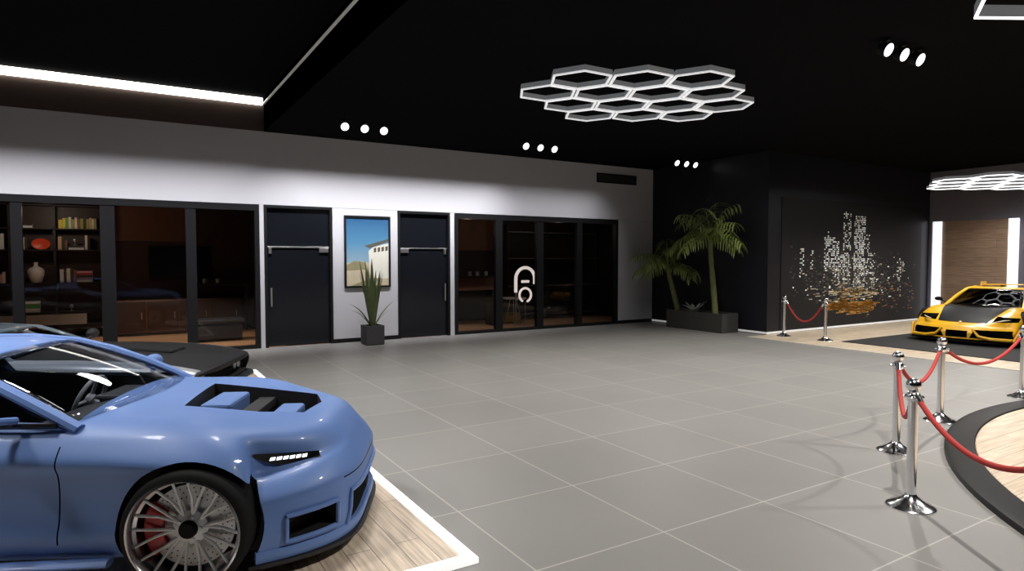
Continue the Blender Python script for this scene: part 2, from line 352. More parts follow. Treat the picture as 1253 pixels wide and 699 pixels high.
pb = empty('palm_planter_box', (12.9, 11.66, 0)); tag(pb, 'long low dark grey planter box in the corner by the dark wall', 'planter')
MB().box(-.3, .3, -.95, -.91, .03, .48).box(-.3, .3, .91, .95, .03, .48).box(-.3, -.26, -.91, .91, .03, .48).box(.26, .3, -.91, .91, .03, .48).box(-.3, .3, -.95, .95, 0, .03).build('box', M['planter'], pb, bevel=.005)
MB().box(-.26, .26, -.91, .91, .03, .43).build('soil', M['soil'], pb)
def palm(name, loc, top, nf, L, seed, label):
    r = empty(name, loc); rr = random.Random(seed); tag(r, label, 'palm', 'palms in the long planter')
    tp = Vector(top); pts = [tp*t+Vector((.03*math.sin(t*5), .03*math.sin(t*4), 0)) for t in [k/10 for k in range(11)]]
    MB().tube(pts, [.075-.02*k/10+(.006 if k % 2 else 0) for k in range(11)], 10).build('trunk', M['bark'], r, smooth=True)
    for k in range(nf):
        a = 2*PI*k/nf+rr.uniform(-.25, .25); el = rr.uniform(.15, 1.15); Lk = L*rr.uniform(.8, 1.1)
        cx_ = math.cos(a)*(.28 if math.cos(a) > 0 else .9); d = Vector((cx_*math.cos(el), math.sin(a)*math.cos(el), math.sin(el))).normalized(); p0 = pts[-1]+Vector((0, 0, -.03)); fr = MB()
        sp = [p0.copy()]; dirs = [d.copy()]; n = 11; st = Lk/n
        for q in range(n):
            d = (d+Vector((0, 0, -1.7*st*(.4+q/n)))).normalized(); sp.append(sp[-1]+d*st); dirs.append(d.copy())
        fr.tube(sp, [.012*(1-.8*q/n) for q in range(n+1)], 5)
        for q in range(2, n+1):
            for s in (-1, 1):
                side = dirs[q].cross(Vector((0, 0, 1))).normalized()*s
                ll = .46*L*(1-.5*abs(q/n-.45))
                blade(fr, sp[q], dirs[q]*.5+side+Vector((0, 0, rr.uniform(-.3, .1))), ll, .042, rr.uniform(5, 9), n=6)
        fr.v = [(min(x_, 13.26-loc[0]), y_, z_) for x_, y_, z_ in fr.v]
        fr.build('frond', M['leafp'], r, smooth=True)
    return r
palm('potted_palm', (12.72, 11.02, .40), (-.1, .12, 2.02), 15, 1.05, 5, 'tallest palm, over the front end of the long planter')
palm('potted_palm', (12.85, 12.42, .40), (-.22, .2, 1.3), 12, 1.0, 11, 'shorter leaning palm at the white wall end of the long planter')
sm = empty('silver_leaf_plant', (12.8, 11.8, .42)); tag(sm, 'small pale silver leaved plant between the two palms', 'plant')
lf = MB(); rr = random.Random(8)
for k in range(13):
    a = 2*PI*k/13+rr.uniform(-.2, .2); e = rr.uniform(.5, 1.6)
    blade(lf, (0, 0, .0), (math.cos(a), math.sin(a), e), rr.uniform(.3, .6), .10, 1.4)
lf.build('leaves', M['paleleaf'], sm, smooth=True)

# ------------------------------------------------------------------ floors of the display areas
tag(MB().box(-6.2, 1.72, 3.43, 11.0, 0, .03).build('car_platform', M['oak']), 'light oak boarded platform under the blue and black cars', 'platform')
tag(MB().box(-6.28, 1.80, 3.35, 3.43, 0, .034).box(-6.28, 1.80, 11.0, 11.08, 0, .034).box(1.72, 1.80, 3.43, 11.0, 0, .034).box(-6.28, -6.2, 3.43, 11.0, 0, .034).build('platform_light_border', M['ledfloor']), 'glowing white border strip around the oak car platform', 'light strip')
tag(MB().box(12.62, 20.88, -3, 9.93, 0, .012).build('beige_display_floor', M['oak3']), 'beige board floor area around the black mat of the yellow car', 'platform')
tag(MB().box(12.55, 12.62, -3, 9.93, 0, .014).build('beige_floor_edge', mat('pale_edge', (.62, .58, .5), .5, noise=.05)), 'pale edging strip between grey tiles and beige display floor', 'trim')
tag(MB().box(13.55, 20.6, 3.6, 8.2, .012, .026).build('display_mat', M['rug']), 'large black mat under the yellow sports car', 'mat')
CC = Vector((9.0, -1.7, 0))
rg = MB().lathe([(5.24, 0), (5.24, .05), (5.2, .06), (5.0, .06), (4.995, .04), (4.995, 0)], tuple(CC), 160, close=False)
tag(rg.build('platform_ring', M['ring'], smooth=True), 'glossy black ring around the round pale oak platform', 'platform rim')
tag(MB().lathe([(4.99, 0), (4.99, .045), (4.98, .05), (.01, .05)], tuple(CC), 160).build('round_platform', M['oak2']), 'round pale oak platform inside the black ring', 'platform')

# ------------------------------------------------------------------ stanchions and ropes
def make_stanchion():
    r = empty('stanchion')
    MB().lathe([(.165, 0), (.165, .008), (.155, .018), (.11, .036), (.07, .062), (.045, .085), (.036, .1)], n=32).build('base', M['chrome'], r, smooth=True)
    MB().lathe([(.034, .09), (.034, .80)], n=20).build('pole', M['chrome'], r, smooth=True)
    c = MB().lathe([(.034, .795), (.044, .80), (.047, .815), (.047, .845), (.038, .86), (.024, .868), (.022, .88)], n=24)
    for k in range(4):
        a = k*PI/2+.4; c.lathe([(.009, -.012), (.016, 0), (.009, .012)], (.056*math.cos(a), .056*math.sin(a), .83), 10)
    c.build('collar', M['chrome'], r, smooth=True)
    MB().ball((0, 0, .915), .052, 24, 14).build('ball_finial', M['chrome'], r, smooth=True)
    return r
ST = [((4.975, 2.45), 'chrome rope post nearest the camera, in front of the round platform'),
      ((6.30, 3.25), 'chrome rope post left of the round platform, behind the nearest post'),
      ((7.92, 3.61), 'chrome rope post in front of the black mat corner, right of two nearer posts'),
      ((10.2, 3.66), 'chrome rope post cut off by the right edge of the photo'),
      ((13.36, 9.52), 'distant chrome rope post beside the corner of the dark wall'),
      ((13.40, 8.50), 'distant chrome rope post in front of the city mural'),
      ((4.02, 1.2), 'chrome rope post just outside the right edge, holding the nearest rope')]
s0 = make_stanchion()
for i, ((x, y), lb) in enumerate(ST):
    s = s0 if i == 0 else copy_tree(s0)
    s.location = (x, y, .012 if i in (4, 5) else 0); tag(s, lb, 'stanchion', 'chrome posts with red ropes')
def rope(a, b_, sag, label, za=.825, zb=.825, r=.019):
    a = Vector((a[0], a[1], za)); b_ = Vector((b_[0], b_[1], zb)); d = (b_-a); d.z = 0; d.normalize()
    a = a+d*.07; b_ = b_-d*.07; n = 26
    pts = [a.lerp(b_, k/n)+Vector((0, 0, -sag*4*(k/n)*(1-k/n))) for k in range(n+1)]
    o = empty('velvet_rope', tuple(a.lerp(b_, .5)-Vector((0, 0, sag)))); off = o.location.copy(); tag(o, label, 'rope', 'red ropes between the posts')
    MB().tube([p-off for p in pts], r, 10).build('cord', M['rope'], o, smooth=True)
    for q, s in ((0, 1), (n, -1)):
        c = pts[q]-off; c2 = pts[q+s*2]-off
        MB().tube([c-(c2-c)*.25, c+(c2-c)*.35], r*1.25, 10).build('end_cap', M['chrome'], o, smooth=True)
rope(ST[0][0], ST[1][0], .30, 'red rope hanging between the nearest post and the post behind it')
rope(ST[1][0], ST[2][0], .26, 'red rope hanging from the left post to the post before the black mat')
rope(ST[2][0], ST[3][0], .26, 'red rope hanging across the view of the yellow car bumper')
rope(ST[0][0], ST[6][0], .22, 'red rope sagging from the nearest post across the black ring to the right edge')
rope(ST[4][0], ST[5][0], .42, 'distant red rope hanging in front of the dark wall corner')

# ------------------------------------------------------------------ hexagon lights
def hex_lamp(loc, pitch, rows, ang, label, lm, zc=CZ, th=.017, hh=.08, wires=()):
    r = empty('hexagon_ceiling_light', loc); tag(r, label, 'ceiling light')
    u = Vector((math.cos(ang), math.sin(ang), 0)); vv = Vector((-math.sin(ang), math.cos(ang), 0)); Rr = pitch/math.sqrt(3)*.965; proto = None
    def ringm(ro, ri, z0, z1):
        m = MB(); n = 6; vs = []
        for z in (z0, z1):
            for rad in (ro, ri):
                for k in range(6):
                    a = ang+PI/2+k*PI/3; vs.append((rad*math.cos(a), rad*math.sin(a), z))
        fs = []
        for k in range(6):
            j = (k+1) % 6; fs += [(k, j, 12+j, 12+k), (6+k, 18+k, 18+j, 6+j), (k, 6+k, 6+j, j), (12+k, 12+j, 18+j, 18+k)]
        return m.add(vs, fs)
    for i, (off, n) in enumerate(rows):
        for j in range(n):
            c = u*pitch*(off+j)+vv*pitch*.866*i
            if proto is None:
                proto = (ringm(Rr, Rr-th*2, .018, hh).build('hexagon_frame', M['hexframe'], r), )
                t = ringm(Rr, Rr-th*2, 0, .017).build('light_tube', lm, proto[0])
                f = proto[0]
            else:
                f = proto[0].copy(); COL.objects.link(f); t2 = t.copy(); COL.objects.link(t2); t2.parent = f
            f.location = c
    for (i, j) in wires:
        c = u*pitch*(rows[i][0]+j)+vv*pitch*.866*i
        MB().tube([c+Vector((0, 0, hh)), c+Vector((0, 0, zc-loc[2]))], .005, 6).build('suspension_wire', M['steel'], r)
    return r
hex_lamp((4.97, 6.50, 4.10), .757, [(0, 3), (-.5, 4), (0, 4), (.5, 3)], R(-30.5), 'honeycomb of fourteen white hexagon lights in the middle of the black ceiling', M['ledhex'])
hex_lamp((16.2, 6.4, 3.62), .8, [(0, 4), (-.5, 5), (0, 5), (.5, 4)], R(-30.5), 'bright hexagon light cluster hanging over the yellow car', M['ledhexb'])
hex_lamp((7.13, 2.465, 4.19), 1.05, [(0, 1), (-.5, 2), (0, 1)], PI, 'hexagon light cut off at the top right corner of the photo', M['ledhexb'], th=.014, hh=.13)

# ------------------------------------------------------------------ downlights
def downlight(x, y, label, z=CZ):
    r = empty('spotlight', (x, y, z)); tag(r, label, 'ceiling light', 'spotlights in rows of three')
    MB().lathe([(.05, -.03), (.055, -.028), (.055, 0)], n=20).tube([(0, 0, -.03), (0, 0, -.10)], .014, 8).build('mount', M['frame'], r)
    n = Vector((0, -.88, -.47)); q = Vector((0, 0, 1)).rotation_difference(n).to_matrix().to_4x4(); q.translation = Vector((0, 0, -.12))
    MB().lathe([(.05, -.07), (.07, -.06), (.082, .045), (.078, .048)], n=24).xf(q).build('lamp_head', M['frame'], r, smooth=True)
    plabel(MB().lathe([(.077, .044), (.076, .052), (.05, .06), (.001, .064)], n=24).xf(q).build('lamp_lens', mat('spot_lens', (1, 1, 1), .4, emit=(1, .98, .95), es=1.6), r, smooth=True), 'glowing white lens')
POS = ['left', 'middle', 'right']
def trio(xs, y, wh):
    for k, x in enumerate(xs): downlight(x, y, '%s of the three spotlights %s' % (POS[k], wh))
trio((3.56, 3.94, 4.32), 11.9, 'above the first door at the left')
trio((7.56, 7.94, 8.32), 11.88, 'behind the centre honeycomb light')
trio((12.2, 12.54, 12.87), 11.92, 'above the palm corner')
trio((7.76, 8.11, 8.48), 4.24, 'at the upper right of the ceiling')

def spot(x, y, z, e, half=70, blend=.5, col=(1, .965, .93), rad=.06, aim=None):
    l = bpy.data.lights.new('spot_lamp', 'SPOT'); l.energy = e; l.spot_size = R(half*2); l.spot_blend = blend; l.color = col; l.shadow_soft_size = rad
    o = bpy.data.objects.new('spot_lamp', l); COL.objects.link(o); o.location = (x, y, z)
    d = Vector(aim)-Vector((x, y, z)) if aim else Vector((0, 0, -1))
    o.rotation_euler = d.to_track_quat('-Z', 'Y').to_euler(); return o
def area(x, y, z, sx, sy, e, spread=180, col=(1, .98, .95), aim=None):
    l = bpy.data.lights.new('area_lamp', 'AREA'); l.shape = 'RECTANGLE'; l.size = sx; l.size_y = sy; l.energy = e; l.color = col; l.spread = R(spread)
    o = bpy.data.objects.new('area_lamp', l); COL.objects.link(o); o.location = (x, y, z)
    if aim: o.rotation_euler = (Vector(aim)-Vector((x, y, z))).to_track_quat('-Z', 'Y').to_euler()
    return o

# ------------------------------------------------------------------ night skyline mural
mu = empty('city_mural', (17.1, 9.95, 1.75)); tag(mu, 'dark wall mural of a city skyline at night with orange light below', 'mural')
MB().box(-3.3, 3.3, -.012, 0, -1.66, 1.62).build('panel', mat('mural_black', (.010, .010, .012), .5, spec=.3, noise=.25, nscale=.8), mu)
lit = [mat('glow_print_white', (.72, .74, .72), .6, emit=(.8, .85, .82), es=.3), mat('glow_print_cream', (.55, .48, .33), .6, emit=(.8, .7, .45), es=.12),  # printed dots given a weak glow of their own, not real lights
       mat('glow_print_orange', (.42, .2, .03), .6, emit=(1, .45, .03), es=.05), mat('print_grey', (.07, .07, .065), .6, noise=.2)]
mm = MB(); rr = random.Random(21)
def lw(x, z, a, b_, mi): mm.box(x-17.1-a, x-17.1+a, -.0135, -.0125, z-1.75-b_, z-1.75+b_, mi)
for x0, x1, z0, z1, dens, br in ((16.42, 16.76, 1.2, 3.06, .62, 0), (16.92, 17.42, 1.1, 3.0, .8, 0), (17.5, 17.62, 1.4, 2.5, .5, 0), (15.58, 16.02, 1.55, 2.4, .8, 0), (16.06, 16.2, 1.3, 2.3, .6, 0), (16.22, 16.46, 1.2, 2.0, .7, 0),
                         (15.72, 15.75, 2.4, 2.62, .9, 0), (16.5, 16.53, 3.0, 3.12, .9, 0), (14.56, 14.72, 1.4, 2.15, .6, 0), (15.0, 15.12, 1.5, 2.15, .6, 0), (17.72, 17.95, 1.1, 2.05, .4, 0), (19.1, 19.3, .8, 1.9, .45, 0), (19.4, 19.5, 1.5, 1.9, .4, 0)):
    z = z0
    while z < z1:
        x = x0
        while x < x1:
            if rr.random() < dens*.85: lw(x, z, rr.uniform(.014, .032), .016, 0 if rr.random() < (.85 if z > 1.6 else .35) else (1 if rr.random() < .7 else 3))
            x += .06
        z += .05
for k in range(900):
    x = 17+rr.gauss(0, 1.25); z = 1.3+abs(rr.gauss(0, .3))*(1 if rr.random() < .5 else -1)
    if 14.0 < x < 20.2: lw(x, z, rr.uniform(.01, .05), rr.uniform(.008, .02), rr.choice([0, 1, 3, 3, 3, 3, 3, 3, 3, 3, 3]))
for k in range(260):
    x = 16.9+rr.gauss(0, .7); z = .95+rr.gauss(0, .09)
    lw(x, z, rr.uniform(.03, .12), .01, rr.choice([1, 2, 3, 1]))
for k in range(420):
    t = rr.random(); x = 15.9+t*2.0+rr.gauss(0, .15); z = .56+rr.gauss(0, .075)+.05*math.sin(t*7)
    lw(x, z, rr.uniform(.05, .16), rr.uniform(.006, .016), 2 if rr.random() < .85 else 1)
for k in range(60): lw(rr.uniform(18.2, 20.1), rr.uniform(.4, 1.2), rr.uniform(.02, .06), .01, rr.choice([3, 3, 2]))
mm.build('city_lights', lit, mu)

# ------------------------------------------------------------------ rooms behind the glass
RY = WY+T
struct('floor_office', MB().box(-9, 13.3, WY+.05, WY+5.5, -.2, 0.001), M['oakroom'])
struct('wall_office_back', MB().box(-9, 13.3, 18.45, 18.6, 0, CZ), M['darkwood'])
struct('wall_partition', MB().box(2.9, 3.0, RY, 18.45, 0, CZ).box(6.7, 6.8, RY, 18.45, 0, CZ).box(13.3, 13.4, RY, 18.45, 0, CZ), M['shelfmat'])
struct('wall_lounge_back', MB().box(6.8, 13.3, 16.9, 17.0, 0, CZ), M['shelfmat'])
struct('wall_passage', MB().box(3.0, 6.7, 15.6, 15.7, 0, CZ), M['shelfmat'])
# bookcase
bc = empty('bookcase', (-1.9, 18.2, 0)); tag(bc, 'tall dark bookcase seen through the left window', 'bookcase')
f = MB()
for x in (-1.5, -.30, .52, 1.42): f.box(x-.025, x+.025, -.22, .22, 0, 3.1)
f.build('upright', M['shelfmat'], bc)
for z in (.0, .3, .6, 1.28, 2.04, 2.53, 3.07): MB().box(-1.5, 1.42, -.22, .22, z, z+.025).build('shelf', M['shelfmat'], bc)
MB().box(-1.5, 1.42, .2, .22, 0, 3.1).build('back_panel', M['darkwood'], bc)
plabel(MB().box(-1.48, 1.1, -.26, -.2, .33, .57).build('drawer_front', mat('pale_drawer', (.45, .42, .38), .5, noise=.1), bc), 'pale drawer front')
cols = dict(yellow=(.75, .6, .05), cream=(.75, .7, .55), green=(.10, .38, .08), olive=(.35, .36, .07), dark=(.05, .04, .04), red=(.4, .05, .04), pink=(.7, .32, .36), brown=(.22, .12, .06), white=(.8, .8, .78), tan=(.6, .4, .2))
def book(x, z, w_, h_, c, lb, grp, lay=False, L=.24, y=18.05):
    r = empty('book', (x, y, z)); tag(r, lb, 'book', grp)
    cm = mat('book_'+c, cols[c], .6, noise=.12)
    if not lay:
        MB().box(0, w_, 0, .17, 0, h_).build('cover', cm, r, bevel=.002); MB().box(.003, w_-.003, .006, .173, .004, h_+.001).build('pages', M['paper'], r)
    else:
        MB().box(0, L, 0, .18, 0, h_).build('cover', cm, r, bevel=.002); MB().box(.006, L+.001, .006, .183, .004, h_-.004).build('pages', M['paper'], r)
def row(x, z, specs, where, grp):
    for k, (c, w_, h_) in enumerate(specs):
        book(x, z, w_, h_, c, '%s book, number %d from left of those %s' % (c, k+1, where), grp); x += w_+.004
row(-1.30, 2.556, [('yellow', .07, .2), ('yellow', .06, .24), ('green', .05, .25), ('cream', .05, .27), ('olive', .06, .22), ('cream', .05, .26), ('brown', .05, .22), ('olive', .06, .24), ('dark', .05, .25), ('olive', .05, .23), ('tan', .05, .26), ('cream', .04, .24), ('olive', .05, .25)], 'on the top right shelf', 'books on the top right shelf')
row(-1.32, 2.066, [('tan', .07, .3), ('dark', .05, .26), ('brown', .05, .22)], 'on the second shelf at the right', 'books on the second shelf')
row(-.80, 2.066, [('cream', .05, .34)], 'on the second shelf at the far right', 'books on the second shelf')
row(-2.44, 2.066, [('white', .13, .35)], 'on the second shelf at the far left', 'books on the second shelf')
row(-2.10, 2.066, [('pink', .05, .3), ('dark', .05, .28), ('cream', .05, .27), ('dark', .05, .25)], 'beside the orange disc', 'books beside the orange disc')
row(-1.30, 1.306, [('white', .07, .3), ('dark', .05, .26), ('cream', .07, .32), ('dark', .06, .3), ('brown', .05, .28)], 'on the third shelf at the right', 'books on the third shelf')
row(-2.5, 1.306, [('dark', .06, .3), ('pink', .08, .2), ('cream', .05, .25), ('dark', .06, .28)], 'on the third shelf at the far left', 'books on the third shelf')
for k, (c, h_) in enumerate((('cream', .05), ('brown', .05), ('dark', .06), ('red', .05), ('pink', .05))):
    book(-.98, 1.306+sum((.05, .05, .06, .05, .05)[:k])+.001*k, .3, h_-.004, c, '%s book lying flat in the third shelf pile, number %d from bottom' % (c, k+1), 'pile of books on the third shelf', lay=True, L=.31)
for k, (c, h_) in enumerate((('white', .05), ('dark', .05))):
    book(-1.12, 2.066+.051*k, .3, h_, c, '%s book lying flat under the second shelf ornament, number %d from bottom' % (c, k+1), 'flat books on the second shelf', lay=True, L=.3)
for k, (c, h_) in enumerate((('cream', .04), ('white', .05), ('green', .06), ('green', .05), ('white', .05))):
    book(-1.99, .626+sum((.04, .05, .06, .05, .05)[:k])+.001*k, .3, h_, c, '%s book in the green and white pile, number %d from bottom' % (c, k+1), 'pile of green and white books', lay=True, L=.3)
for k, (c, h_) in enumerate((('white', .05), ('dark', .04))):
    book(-2.12, 2.556+.051*k, .3, h_, c, '%s book lying flat on the top left shelf, number %d from bottom' % (c, k+1), 'flat books on the top left shelf', lay=True, L=.33)
va = empty('vase', (-1.75, 18.1, 1.305)); tag(va, 'white bottle shaped vase on the third shelf', 'vase')
MB().lathe([(.09, 0), (.11, .02), (.155, .17), (.165, .27), (.13, .33), (.05, .37), (.042, .40), (.045, .46), (.052, .47), (.036, .47), (.036, .40)], n=28).build('body', M['cream'], va, smooth=True)
dc = empty('decorative_plate', (-1.64, 18.1, 2.066)); tag(dc, 'bright orange red oval plate standing on the second shelf', 'plate')
m_ = MB().lathe([(.002, 0), (.10, -.012), (.165, -.035), (.175, -.04), (.178, -.034), (.16, -.022), (.1, .005), (.002, .012)], n=32, axis='y')
m_.v = [(x, y, z*.72+.128) for x, y, z in m_.v]; m_.build('dish', M['red'], dc, smooth=True)
MB().box(-.07, .07, -.01, .07, 0, .012).build('stand', M['tv'], dc)
for lb, x, z in (('small grey ornament on the flat books of the second shelf', -1.0, 2.172), ('small grey ornament on the bookcase counter', -1.1, .626)):
    orn = empty('ornament', (x, 18.12, z)); tag(orn, lb, 'ornament'); MB().lathe([(.04, 0), (.035, .01), (.01, .03), (.012, .06), (.04, .09), (.045, .12), (.03, .15), (.005, .16)], n=16).build('figure', mat('pewter', (.4, .4, .4), .3, metal=.6), orn, smooth=True)
# sideboard, screen, bench in the left office
sb = empty('sideboard', (.6, 17.9, 0)); tag(sb, 'long brown sideboard against the back wall of the left office', 'cabinet')
MB().box(-.9, 1.9, -.3, .3, .08, .85).build('body', M['midwood'], sb, bevel=.01)
for k in range(4): d_ = MB().box(-.88+k*.7, -.2+k*.7, -.325, -.3, .1, .83).build('door', M['darkwood'], sb, bevel=.005); MB().box(-.3+k*.7, -.28+k*.7, -.345, -.325, .4, .56).build('handle', M['steel'], d_)
MB().box(-.85, 1.85, -.25, .25, 0, .08).build('plinth', M['tv'], sb)
tvs = empty('wall_screen', (1.05, 18.44, 1.75)); tag(tvs, 'large black screen on the office back wall above the sideboard', 'screen')
MB().box(-.55, .85, -.05, 0, -.42, .42).build('casing', M['frame'], tvs, bevel=.01); MB().box(-.52, .82, -.055, -.05, -.39, .39).build('display', M['tv'], tvs)
tag(MB().box(-.2, 1.5, 18.405, 18.445, 2.3, 3.2).build('wood_panel', M['midwood'], bevel=.005), 'reddish brown wood panel on the office wall above the screen', 'panel')
for k, (x, lb) in enumerate(((1.72, 'left of the two small white cups on the office counter'), (2.02, 'right of the two small white cups on the office counter'))):
    c_ = empty('cup', (x, 17.9, 1.231)); tag(c_, lb, 'cup', 'cups on the office counter'); MB().lathe([(.03, 0), (.042, .01), (.048, .11), (.044, .11), (.038, .015), (.002, .012)], n=18).build('body', M['cream'], c_, smooth=True)
    MB().tube([(.045, 0, .09), (.075, 0, .085), (.08, 0, .05), (.045, 0, .03)], .006, 6).build('handle', M['cream'], c_)
ct = empty('counter', (1.9, 17.95, 0)); tag(ct, 'dark narrow counter under the two white cups', 'counter')
MB().box(-.55, .8, -.25, .25, 1.18, 1.23).build('top', M['shelfmat'], ct, bevel=.004); MB().box(.76, .8, -.25, .25, 0, 1.18).box(-.55, -.51, -.25, .25, .86, 1.18).build('side_panel', M['shelfmat'], ct)
bn = empty('low_bench', (1.75, 15.75, 0)); tag(bn, 'low black leather bench inside the left office by the glass', 'bench')
leather = mat('black_leather', (.035, .035, .042), .35, noise=.2, nscale=20)
MB().box(-.5, .5, -.24, .24, .05, .36).build('body', leather, bn, bevel=.02); MB().box(-.62, .56, -.28, .28, .42, .5).build('seat_cushion', leather, bn, bevel=.03); MB().box(-.5, .5, -.25, .25, .36, .42).build('seat_frame', M['tv'], bn)
# right lounge
tag(MB().box(8.3, 9.6, 16.855, 16.895, 2.1, 3.15).build('wood_panel', M['midwood'], bevel=.005), 'brown wood panel high behind the left pane of the right window', 'panel')
ct = empty('counter', (8.2, 15.5, 0)); tag(ct, 'dark brown counter behind the left pane of the right window', 'counter')
MB().box(-.7, .55, -.25, .25, 1.33, 1.38).build('top', M['darkwood'], ct, bevel=.004); MB().box(-.68, .53, -.22, .22, 1.0, 1.33).build('apron', M['midwood'], ct); MB().box(-.68, -.62, -.2, .2, 0, 1.0).box(.47, .53, -.2, .2, 0, 1.0).build('side_panel', M['shelfmat'], ct)
for k, x in enumerate((8.07, 8.31, 8.58)):
    c_ = empty('cup', (x, 15.5, 1.381)); tag(c_, ['left', 'middle', 'right'][k]+' one of three small white cups in the right window', 'cup', 'cups on the lounge counter'); MB().lathe([(.03, 0), (.042, .01), (.048, .12), (.044, .12), (.038, .015), (.002, .012)], n=18).build('body', M['cream'], c_, smooth=True)
# glowing arch lamp
glow = mat('warm_glow_tube', (1, 1, 1), .5, emit=(1, .93, .85), es=1.0)
al = empty('arch_lamp', (9.46, 14.85, 0)); tag(al, 'glowing white arch shaped lamp behind the second pane of the right window', 'lamp')
pts = [(-.31, 0, .93), (-.31, 0, 1.28)]+[(-.31*math.cos(PI*k/14), 0, 1.30+.31*math.sin(PI*k/14)) for k in range(1, 14)]+[(.31, 0, 1.28), (.31, 0, 1.15)]
MB().tube(pts, .045, 10, up=(0, 1, 0)).build('arch_tube', glow, al, smooth=True)
MB().tube([(.19*math.cos(2*PI*k/24+PI*1.6), 0, .85+.19*math.sin(2*PI*k/24+PI*1.6)) for k in range(22)], .032, 10, up=(0, 1, 0)).build('ring_tube', glow, al, smooth=True)
MB().box(-.12, .12, -.03, .03, 1.19, 1.26).build('glow_bar', glow, al, bevel=.01)
MB().box(-.36, .36, -.03, .03, .0, .03).tube([(-.31, 0, .03), (-.31, 0, .94)], .015, 8).tube([(.33, 0, .03), (.33, 0, 1.16)], .015, 8).tube([(0, .0, .03), (0, 0, .66)], .012, 8).build('frame', M['steel'], al)
tb = empty('side_table', (9.35, 15.3, 0)); tag(tb, 'small pale side table behind the glowing arch lamp', 'table')
MB().lathe([(.36, .72), (.37, .73), (.37, .75), (.36, .76)], n=28).build('table_top', mat('pale_table', (.35, .3, .26), .5), tb)
for k in range(3): MB().tube([(.1*math.cos(k*2.1), .1*math.sin(k*2.1), .72), (.27*math.cos(k*2.1), .27*math.sin(k*2.1), .0)], .014, 8).build('leg', M['steel'], tb)
pf = empty('yellow_pouf', (9.55, 15.8, 0)); tag(pf, 'dull yellow round pouf on the lounge floor behind the arch lamp', 'pouf')
MB().lathe([(.2, 0), (.27, .03), (.3, .12), (.29, .24), (.22, .3), (.01, .31)], n=24).build('cushion', mat('mustard_fabric', (.5, .36, .08), .8, noise=.2, nscale=30), pf, smooth=True); MB().lathe([(.05, .305), (.04, .325), (.002, .33)], n=12).build('button', M['darkwood'], pf)
rk = empty('wall_shelf_unit', (11.3, 16.6, 0)); tag(rk, 'dark open shelf unit in the right end of the right window', 'shelf')
for x in (-1.5, -.1, 1.9): MB().box(x-.02, x+.02, -.25, .25, 0, 2.9).build('upright', M['shelfmat'], rk)
for z in (.12, 1.0, 1.85, 2.65): MB().box(-1.5, 1.9, -.25, .25, z, z+.03).build('shelf', mat('dim_grey_shelf', (.13, .12, .12), .5, noise=.1), rk)

# ================================================================== cars
def lerp_t(tab, x):
    """piecewise smooth interpolation in a table [(x, v)...] sorted by x"""
    if x <= tab[0][0]: return tab[0][1]
    if x >= tab[-1][0]: return tab[-1][1]
    for i in range(len(tab)-1):
        x0, v0 = tab[i]; x1, v1 = tab[i+1]
        if x <= x1:
            t = (x-x0)/(x1-x0)
            m0 = (v1-tab[i-1][1])/(x1-tab[i-1][0])*(x1-x0) if i > 0 else (v1-v0)
            m1 = (tab[i+2][1]-v0)/(tab[i+2][0]-x0)*(x1-x0) if i+2 < len(tab) else (v1-v0)
            if (v1-v0) == 0: m0 = m1 = 0
            return (2*t**3-3*t*t+1)*v0+(t**3-2*t*t+t)*m0+(-2*t**3+3*t*t)*v1+(t**3-t*t)*m1
def gauss(x, c, s): return math.exp(-((x-c)/s)**2)

def shell(f, nu, nv, nw):
    """surface of a deformed box: f(u,v,w) with u 0..1, v -1..1, w 0..1"""
    idx = {}; vs = []; fs = []; pr = []
    def g(i, j, k):
        if (i, j, k) not in idx:
            idx[(i, j, k)] = len(vs); vs.append(f(i/nu, -1+2*j/nv, k/nw))
        return idx[(i, j, k)]
    for i in range(nu):
        for j in range(nv):
            for k in (0, nw): fs.append((g(i, j, k), g(i+1, j, k), g(i+1, j+1, k), g(i, j+1, k))); pr.append(((i+.5)/nu, -1+2*(j+.5)/nv, k/nw))
        for k in range(nw):
            for j in (0, nv): fs.append((g(i, j, k), g(i+1, j, k), g(i+1, j, k+1), g(i, j, k+1))); pr.append(((i+.5)/nu, -1+2*j/nv, (k+.5)/nw))
    for j in range(nv):
        for k in range(nw):
            for i in (0, nu): fs.append((g(i, j, k), g(i, j+1, k), g(i, j+1, k+1), g(i, j, k+1))); pr.append((i/nu, -1+2*(j+.5)/nv, (k+.5)/nw))
    return vs, fs, pr

def carve(obj, cutters):
    """cut the given solids out of obj; their material stays on the cut faces"""
    for c in cutters:
        md = obj.modifiers.new('cut', 'BOOLEAN'); md.operation = 'DIFFERENCE'; md.solver = 'EXACT'; md.object = c; md.material_mode = 'TRANSFER'
    bpy.context.view_layer.update()
    dg = bpy.context.evaluated_depsgraph_get(); me = bpy.data.meshes.new_from_object(obj.evaluated_get(dg))
    obj.modifiers.clear(); obj.data = me
    for p in me.polygons: p.use_smooth = True
    me.set_sharp_from_angle(angle=R(38))
    for c in cutters: bpy.data.objects.remove(c)

def patch(mb, A, B, C, D, bulge, nu=10, nv=10, mi=0, e=1.):
    A, B, C, D, bulge = [Vector(q) for q in (A, B, C, D, bulge)]
    def fn(s, t):
        p = A.lerp(B, s).lerp(D.lerp(C, s), t); return p+bulge*(1-abs(2*s-1)**2.2)*(1-(abs(2*t-1)**2)*e)
    return mb.grid(fn, nu, nv, mi)

def bar(mb, pts, w, t, up=(0, 0, 1)): return mb.tube(pts, w, 8, flat=t/w, up=up)

